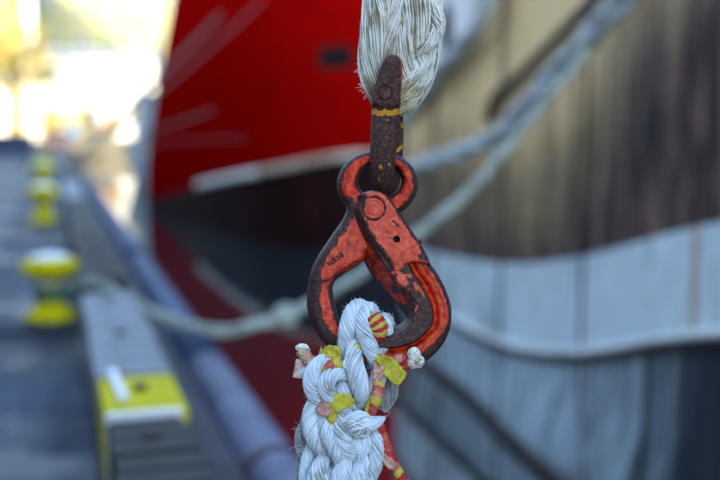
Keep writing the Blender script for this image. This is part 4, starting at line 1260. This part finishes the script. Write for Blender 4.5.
# ------------------------------------------------------------------ spliced white rope below
lr = fg_empty('spliced_rope', 'white braided rope with taped splice ends, passing through the red hook', 'rope')
W_ = M['rope_white']
LOW = [
 ([(372, 352, -22, 8), (366, 322, -24, 9), (361, 308, -10, 9), (354, 310, 6, 9.5), (349, 322, 13, 9.5), (346.5, 336, 13, 9), (345, 350, 8, 8), (346, 362, 2, 6)], .05),
 ([(380, 352, -20, 8), (375, 325, -24, 9), (370, 311, -8, 9), (365, 314, 10, 9.5), (364, 328, 18, 9.5), (369, 343, 20, 9), (374, 355, 16, 8), (376, 366, 8, 7)], .05),
 ([(392, 345, -20, 7), (389, 326, -12, 7), (384, 319, 4, 7.5), (386, 328, 10, 7.5), (383, 342, 10, 7.5), (375, 354, 8, 7), (367, 364, 4, 7)], .05),
 ([(356, 336, 6, 4), (354, 345, 16, 8), (354, 358, 23, 9.8), (357, 372, 25, 10.4), (360, 386, 22, 9.6), (362, 398, 13, 8), (363, 408, 4, 5)], -.04),
 ([(344, 368, 4, 6), (335, 361, 12, 8.5), (324, 361, 16, 10), (315.5, 370, 17, 10.5), (314, 383, 17, 10.5), (320, 395, 15, 10), (331, 402, 8, 8)], .05),
 ([(352, 372, 10, 5), (343, 369, 20, 7), (332, 372, 25, 8.5), (327, 382, 25, 9), (331, 393, 22, 8.5), (342, 400, 14, 7)], .045),
 ([(348, 374, 8, 5), (344, 384, 17, 7.5), (345, 398, 19, 8), (347, 412, 12, 7)], .05),
 ([(383, 350, 2, 5), (380, 364, 11, 8), (377, 380, 15, 8.2), (373, 396, 13, 8), (371, 410, 4, 6)], .04),
 ([(322, 392, 2, 5), (315, 402, 11, 8.5), (311.5, 416, 15, 9.5), (314, 432, 16, 9.5), (321, 446, 12, 8), (328, 456, 3, 5)], -.05),
 ([(324, 400, 2, 5), (325, 412, 14, 8), (329, 428, 20, 9.5), (336, 444, 21, 9.5), (341, 458, 13, 8), (343, 468, 3, 5)], -.05),
 ([(346, 404, 2, 5), (341, 416, 16, 8.5), (341, 430, 22, 9.5), (347, 444, 20, 9), (352, 456, 10, 7), (354, 464, 2, 4)], .05),
 ([(352, 428, 6, 5), (356, 440, 15, 7.5), (361, 452, 14, 7), (364, 462, 4, 5)], -.05),
 ([(368, 426, 4, 5), (365, 440, 14, 7.5), (358, 453, 13, 7), (352, 462, 4, 5)], .05),
 ([(378, 420, 2, 5), (376, 434, 11, 8), (376, 450, 13, 8.5), (374, 466, 10, 8), (370, 480, 4, 6)], .05),
 ([(349, 446, 3, 5), (345, 458, 16, 8.5), (341, 472, 22, 10), (339, 488, 18, 9.5), (340, 502, 6, 7)], .05),
 ([(368, 448, 3, 5), (362, 460, 15, 8.5), (357, 474, 20, 9.5), (356, 490, 16, 9)], .05),
 ([(330, 446, 2, 5), (323, 458, 13, 8), (317, 472, 16, 9), (314, 488, 12, 9), (316, 502, 4, 6)], .05),
 ([(332, 464, 2, 4), (328, 474, 15, 7.5), (329, 490, 15, 8.5)], .05),
 ([(366, 472, 3, 5), (370, 482, 12, 8), (372, 496, 10, 8)], -.05),
 ([(313, 440, -4, 5), (309, 454, 3, 7), (306, 472, 3, 7.5), (305, 492, 2, 7)], .04),
 ([(352, 352, -2, 10), (350, 380, -2, 17), (346, 420, -4, 20), (344, 460, -4, 20), (343, 540, -2, 21), (343, 640, -2, 20), (343, 760, -2, 18)], .02),
]
for k, (P, tw) in enumerate(LOW):
    if k < 20: P = [(x_, y_, z_*1.12, r_*(.93 if r_ > 6 else .8)) for (x_, y_, z_, r_) in P]
    strand(lr, P, W_, twist=tw*2.3, yr=.52 if k < 20 else 1.4, seed=40+k, hair=9, messy=.42, hl=3.0, pack=1.6, fluff=7 if k < 20 else 0)
# continuation of the plait below the frame
for k in range(16):
    s_ = -1 if k % 2 else 1; y0 = 482+k*16
    strand(lr, [(343-s_*18, y0, 10, 8), (343-s_*6, y0+12, 17, 9), (343+s_*8, y0+24, 17, 9), (343+s_*19, y0+38, 10, 8)], W_, twist=.05, yr=1.1, seed=70+k, hair=4)
# strands behind, their shade put into a darker grey fibre colour
G_ = M['rope_shade']
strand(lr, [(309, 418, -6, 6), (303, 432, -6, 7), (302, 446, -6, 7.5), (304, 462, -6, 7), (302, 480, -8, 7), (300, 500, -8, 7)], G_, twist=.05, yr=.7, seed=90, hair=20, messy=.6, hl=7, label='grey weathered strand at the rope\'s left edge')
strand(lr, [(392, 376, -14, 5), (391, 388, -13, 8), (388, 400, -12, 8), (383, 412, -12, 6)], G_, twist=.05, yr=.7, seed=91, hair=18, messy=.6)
# round white knob
def yarn_ball(parent, c, r3, n, yr, mat, seed, name='frayed_end', rot=None, direct=None, label=None):
    rs_ = np.random.RandomState(seed); Vt = np.zeros((0, 3)); Ft = np.zeros((0, 4), int); at_ = []
    for k in range(n):
        d = rs_.normal(size=3)
        if direct is not None: d = d*.35 + np.array(direct)
        d /= np.linalg.norm(d); e = np.cross(d, rs_.normal(size=3)); e /= np.linalg.norm(e); g = np.cross(d, e)
        a0 = rs_.uniform(0, 6.28); aa = np.linspace(a0, a0+rs_.uniform(2.2, 4.5), 18)[:, None]
        off = rs_.uniform(-.75, .75); rr = math.sqrt(1-off*off)
        path = (e*np.cos(aa)*rr + g*np.sin(aa)*rr + d*off)*(.92+.10*rs_.rand())*np.array(r3)
        path = path*(1+.05*np.sin(aa*3+k)) + np.array(c)
        T3, N3, B3 = frames(path); Vh, Fh = tubes(path[None], N3[None], B3[None], (yr*(1+.2*rs_.normal())*np.sin(np.linspace(.35, 2.8, 18)))[None].clip(.15), 6)
        Ft = np.vstack([Ft, Fh+len(Vt)]); Vt = np.vstack([Vt, Vh]); at_.append(np.full(len(Vh), rs_.rand()))
    a = np.linspace(0, 2*np.pi, 17)[:-1]; bq = np.linspace(.001, np.pi-.001, 12)
    Vs = np.array([[math.sin(q)*math.cos(p), math.cos(q), math.sin(q)*math.sin(p)] for q in bq for p in a])*np.array(r3)*.9+np.array(c)
    Fs = np.array([[i*16+j, i*16+(j+1) % 16, (i+1)*16+(j+1) % 16, (i+1)*16+j] for i in range(11) for j in range(16)])
    Ft = np.vstack([Ft, Fs+len(Vt)]); Vt = np.vstack([Vt, Vs]); at_.append(np.full(len(Vs), .8))
    me = npmesh(name, L3(Vt), Ft); set_attr(me, 'yarn', np.concatenate(at_))
    return link(name, me, mat, parent, label=label)
yarn_ball(lr, (357, 420, 22), (15.5, 12.5, 12), 190, 1.0, W_, 3, direct=(.15, 1.0, .6), label='big rounded white knob of unlaid rope')
strand(lr, [(366, 420, 20, 9), (373, 419, 21, 7.5), (379, 417, 20, 5), (384, 414, 19, 2.2)], W_, twist=.06, yr=.7, seed=93, hair=10)
yarn_ball(lr, (413, 352, 20), (6.0, 6.5, 5), 70, .8, M['rope_old'], 4)
yarn_ball(lr, (417, 359, 19), (5.5, 6.0, 5), 60, .8, M['rope_old'], 6)
yarn_ball(lr, (411, 361, 18), (5.5, 5.0, 5), 50, .8, M['rope_old'], 7)
yarn_ball(lr, (347.5, 361.5, 27), (5, 5.5, 5), 60, .8, W_, 8)
yarn_ball(lr, (305.5, 372, 10), (4.5, 6.0, 4.5), 60, .7, W_, 9)
yarn_ball(lr, (345, 372, 24), (5, 5.0, 4), 40, .8, W_, 10)

# taped ends and rolls
def roll(P, mat, name='tape_wrap', sides=20, wob=.22, label=None, spiral=None):
    o = fgtube(name, P, M[mat], lr, sides=sides, step=.7, wob=wob)
    if label: o['label'] = label
    return o
CODE = {'tape_red': .1, 'tape_rose': .3, 'tape_pink': .5, 'tape_tan': .7, 'tape_yellow': .9, 'tape_stripe': .2}
def bands(P, mats, n):
    """tape wound round a strand end: one sleeve with slanting overlapped turns, ragged at both ends"""
    D, t = resample(catmull(P, 10), .45)
    T, N, B = frames(D[:, :3]); m = len(D); sides = 26
    sd_ = P[0][0]*.37
    V = []; code = []
    for i in range(m):
        for q in range(sides):
            a = q*2*math.pi/sides
            w_ = (t[i]/t[-1])*n + .38*math.sin(a+sd_) + .22*mnoise.noise(Vector((t[i]*.35, math.cos(a)*1.3+sd_, math.sin(a)*1.3)))
            k = int(max(0, min(n-1, math.floor(w_)))); fr = w_-math.floor(w_)
            wr = .055*mnoise.noise(Vector((t[i]*.9, math.cos(a)*2.2+sd_, math.sin(a)*2.2))) + .03*mnoise.noise(Vector((t[i]*2.4, a*3, sd_)))
            rr = D[i, 3]*(1 + .05*(1-fr) + wr)
            V.append(D[i, :3] + (N[i]*math.cos(a)+B[i]*math.sin(a))*rr); code.append(CODE[mats[k % len(mats)]])
    Fc = [(i*sides+q, i*sides+(q+1) % sides, (i+1)*sides+(q+1) % sides, (i+1)*sides+q) for i in range(m-1) for q in range(sides)]
    for e, c in ((0, D[0, :3]), (m-1, D[-1, :3])):
        b0 = len(V); V.append(c)
        code.append(code[e*sides])
        for q in range(sides): Fc.append((e*sides+q, e*sides+(q+1) % sides, b0) if e else (e*sides+(q+1) % sides, e*sides+q, b0))
    me = mesh('tape_wrap', L3(V), Fc); me.polygons.foreach_set('use_smooth', [True]*len(me.polygons))
    set_attr(me, 'code', code)
    link('tape_wrap', me, M['tape_multi'], lr)
def ribbon(pts, widths, mat, th=.32, axis=(0, 0, 1), name='tape_flag', wave=.8, seed=0, label=None, skew=0.0, rag=.14):
    """thick little strip: pts centre line (x,y,z), widths, lying roughly in the picture plane"""
    C, t = resample(catmull([tuple(p)+(w_,) for p, w_ in zip(pts, widths)], 10), .8)
    T = np.gradient(C[:, :3], axis=0); T /= np.linalg.norm(T, axis=1)[:, None]
    ax = np.array(axis, float); S_ = np.cross(T, ax); S_ /= np.linalg.norm(S_, axis=1)[:, None]; Nn = np.cross(S_, T)
    nw = 15; u_ = np.linspace(-.5, .5, nw)
    Vt = []
    for side in (1, -1):
        for i in range(len(C)):
            for q in u_:
                cr_ = abs(mnoise.noise(Vector((C[i, 0]*.22+seed, C[i, 1]*.22+q*2.6, seed*1.7))))
                zz = wave*(2.4*mnoise.noise(Vector((C[i, 0]*.13+seed, C[i, 1]*.13, q*2.2))) - 3.6*cr_ + 1.2)
                wq = 1 + rag*(abs(q) > .4)*mnoise.noise(Vector((t[i]*.55, seed*3.1+(q > 0)*9, 0)))*2
                p = C[i, :3]+S_[i]*C[i, 3]*q*wq + T[i]*(skew*q + 1.2*mnoise.noise(Vector((q*5, seed, 4)))*(i in (0, len(C)-1))) + Nn[i]*(zz*(.45+abs(q)) + side*th/2)
                Vt.append(p)
    m = len(C); Fc = []
    idx = lambda s_, i, j: s_*m*nw+i*nw+j
    for i in range(m-1):
        for j in range(nw-1):
            Fc.append((idx(0, i, j), idx(0, i+1, j), idx(0, i+1, j+1), idx(0, i, j+1))); Fc.append((idx(1, i, j), idx(1, i, j+1), idx(1, i+1, j+1), idx(1, i+1, j)))
        Fc.append((idx(0, i, 0), idx(1, i, 0), idx(1, i+1, 0), idx(0, i+1, 0))); Fc.append((idx(0, i, nw-1), idx(0, i+1, nw-1), idx(1, i+1, nw-1), idx(1, i, nw-1)))
    for j in range(nw-1):
        Fc.append((idx(0, 0, j), idx(0, 0, j+1), idx(1, 0, j+1), idx(1, 0, j))); Fc.append((idx(0, m-1, j), idx(1, m-1, j), idx(1, m-1, j+1), idx(0, m-1, j+1)))
    me = mesh(name, L3(Vt), Fc); me.polygons.foreach_set('use_smooth', [True]*len(me.polygons))
    return link(name, me, M[mat], lr, label=label)
# upper right striped band over strand
bands([(372, 316, 17, 8.5), (376, 322, 19, 9.2), (378, 329, 19, 9.2), (375, 336, 17, 8.2)], ['tape_red', 'tape_yellow', 'tape_red', 'tape_yellow', 'tape_red', 'tape_yellow', 'tape_red', 'tape_red'], 8)
ribbon([(371, 309, 20), (372, 316, 25), (371, 324, 26), (370, 333, 24)], [1.2, 3.2, 3.4, 2.5], 'tape_yellow', seed=2)
# taped stub, upper left, sticking up with a white top
bands([(301, 349, 8, 6.0), (306, 355, 9, 6.2), (311, 362, 10, 6.2), (316, 368, 11, 6.0)], ['tape_tan', 'tape_pink', 'tape_tan', 'tape_pink'], 4)
yarn_ball(lr, (302.5, 347.0, 8), (6.2, 3.8, 5.5), 40, .7, M['rope_old'], 12)
ribbon([(300, 352, 15), (305, 350.5, 16), (311, 347.5, 15)], [2.2, 2.4, 2.0], 'tape_tan', seed=3)
ribbon([(305, 361, 16), (311, 359, 17.5), (317, 357, 16)], [3.6, 4.0, 3.2], 'tape_tan', seed=4)
# open curled roll of tape at far left
def open_roll(c0_, c1_, r, mat, turns=1.15):
    C0 = np.array(c0_, float); C1 = np.array(c1_, float); d = C1-C0; Lh = np.linalg.norm(d); d /= Lh
    a = np.cross(d, [0, 0, 1.]); a /= np.linalg.norm(a); b_ = np.cross(d, a); n = 34; V = []; th = .5
    for q in (0, .33, .66, 1):
        for i in range(n):
            ang = i/(n-1)*turns*2*np.pi; rr = r*(1 - .10*i/(n-1)) + .3*math.sin(ang*2+q*3)
            for s_ in (0, 1): V.append(C0+d*Lh*q + (a*math.cos(ang)+b_*math.sin(ang))*(rr-s_*th))
    Fc = []
    ix = lambda q, i, s_: (q*n+i)*2+s_
    for q in range(3):
        for i in range(n-1):
            Fc += [(ix(q, i, 0), ix(q, i+1, 0), ix(q+1, i+1, 0), ix(q+1, i, 0)), (ix(q, i, 1), ix(q+1, i, 1), ix(q+1, i+1, 1), ix(q, i+1, 1))]
    for q in (0, 3):
        for i in range(n-1): Fc.append((ix(q, i, 0), ix(q, i, 1), ix(q, i+1, 1), ix(q, i+1, 0)))
    me = mesh('tape_roll', L3(V), Fc); me.polygons.foreach_set('use_smooth', [True]*len(me.polygons)); return link('tape_roll', me, M[mat], lr, label='open curl of tan tape at the rope\'s left edge')
open_roll((301.5, 359, 6), (298.5, 377, 9), 5.4, 'tape_tan')
# red and yellow stub below the left knob
bands([(306, 380, 8, 3.8), (308, 387, 8, 4.0), (311, 396, 7, 4.0), (312, 404, 5, 3.6)], ['tape_yellow', 'tape_yellow', 'tape_red', 'tape_red', 'tape_stripe'], 5)
# crumpled yellow tape and red roll with fluffy end
ribbon([(323, 353, 18), (329, 350, 22), (335, 350, 23), (340, 353, 20)], [9, 12, 12, 8], 'tape_yellow', wave=1.3, seed=5)
ribbon([(326, 358, 20), (332, 355, 23), (338, 356, 22)], [7, 9, 8], 'tape_yellow', wave=1.4, seed=9)
ribbon([(320.5, 356, 15), (321.5, 350, 16), (322.0, 345, 15)], [4.5, 3, .8], 'tape_tan', seed=6)
bands([(325.5, 366.5, 22, 6.2), (331, 364, 24, 6.6), (337, 361, 25, 6.4), (342, 358.5, 25, 6.0)], ['tape_yellow', 'tape_rose', 'tape_rose', 'tape_yellow'], 4)
# little yellow corner between plaits
ribbon([(357.5, 340, 22), (356.5, 345, 27), (354, 351, 27)], [2, 8.5, 9], 'tape_yellow', wave=.5, seed=7)
# pink/yellow flag on the right
ribbon([(379, 352, 23), (378.5, 362, 26), (377.5, 372, 27), (376, 381, 26)], [11, 10.5, 9.5, 8.5], 'tape_pink', wave=.6, seed=8)
ribbon([(376, 353, 26), (382, 357, 28), (388, 363, 25), (396, 372, 25), (402, 377, 23)], [5, 12, 17, 17, 15], 'tape_yellow', wave=1.0, seed=11, label='crumpled yellow tape flag on the right')
bands([(384, 362, 17, 4.6), (391, 359, 18, 5.0), (398, 357, 19, 5.0), (405, 356, 19, 4.8)], ['tape_red', 'tape_rose', 'tape_pink', 'tape_stripe'], 4)
bands([(398, 368, 16, 4), (402, 365, 17, 4.2), (407, 363, 17, 4)], ['tape_stripe', 'tape_red'], 2)
# taped tail running down on the right
bands([(379, 379, 22, 5.6), (377.5, 388, 24, 6.0), (375, 397, 24, 6.2), (371.5, 406, 20, 5.6), (369, 413, 17, 4.6)],
      ['tape_yellow', 'tape_rose', 'tape_pink', 'tape_yellow', 'tape_rose', 'tape_rose', 'tape_stripe'], 7)
ribbon([(370, 395, 26), (367.5, 402, 26), (366.5, 410, 24)], [2, 4, 4], 'tape_yellow', seed=12)
# lime leaf-shaped flag with faded root
ribbon([(321, 399, 25), (325, 401, 30), (331, 401, 31)], [13, 19, 18], 'tape_pink', wave=.5, seed=13)
ribbon([(329, 401, 29.5), (336, 398, 31), (344, 396.5, 30), (351, 398, 27), (355, 399.5, 25)], [19, 18, 15, 10, 2.5], 'tape_yellow', wave=.5, seed=14, label='lime yellow leaf shaped tape flag')
bands([(334, 407, 24, 4.4), (332.5, 412, 25, 5.0), (331.5, 418, 23, 4.4), (331, 425, 18, 3.4)], ['tape_yellow', 'tape_yellow', 'tape_red', 'tape_yellow'], 4)
# red lashing cord down to the right
bands([(376, 415, 14, 4.6), (381, 428, 13, 4.8), (385, 440, 12, 4.8), (388, 450, 12, 4.8), (393, 461, 12, 5.0), (399, 472, 12, 5.2), (403, 479, 12, 4.8)],
      ['tape_red', 'tape_rose', 'tape_red', 'tape_rose', 'tape_stripe', 'tape_rose', 'tape_red', 'tape_red', 'tape_rose', 'tape_yellow', 'tape_red'], 11)
ribbon([(381, 452, 16), (386, 456, 19), (391, 461, 19), (395, 464, 17)], [7, 9, 9, 6], 'tape_pink', wave=.8, seed=15, label='pale pink tape wrap on the red cord')
yarn_ball(lr, (406, 482, 12), (4.6, 5, 4), 36, .7, W_, 14)
# stray fibres around the knob and tail
rs_ = np.random.RandomState(8); Vt = np.zeros((0, 3)); Ft = np.zeros((0, 4), int)
for (cx, cy, n, dx, dy) in ((384, 415, 7, .9, -.3), (360, 306, 3, .4, -1), (372, 310, 3, .8, -.5), (388, 320, 8, 1, -.1), (389, 332, 6, .8, .5), (420, 356, 6, 1, 0), (302, 430, 12, -.9, -.2), (302, 446, 10, -.6, .3), (384, 452, 5, 1, 0)):
    for _ in range(n):
        s5 = np.linspace(0, 1, 8)[:, None]; ln = rs_.uniform(3, 8)
        d = np.array([dx, dy, .2]) + rs_.normal(size=3)*.3; bd = rs_.normal(size=3)*.6
        path = np.array([cx+rs_.uniform(-2, 2), cy+rs_.uniform(-4, 4), rs_.uniform(0, 12)]) + d*ln*s5*.8 + bd*ln*.8*s5**2 + np.cross(d, bd)*ln*.2*np.sin(s5*5)
        T3, N3, B3 = frames(path); Vh, Fh = tubes(path[None], N3[None], B3[None], np.linspace(.18, .08, 8)[None], 4)
        Ft = np.vstack([Ft, Fh+len(Vt)]); Vt = np.vstack([Vt, Vh])
me = npmesh('loose_fibres', L3(Vt), Ft); set_attr(me, 'yarn', [.1]*len(me.vertices)); link('loose_fibres', me, W_, lr, kind='stuff')
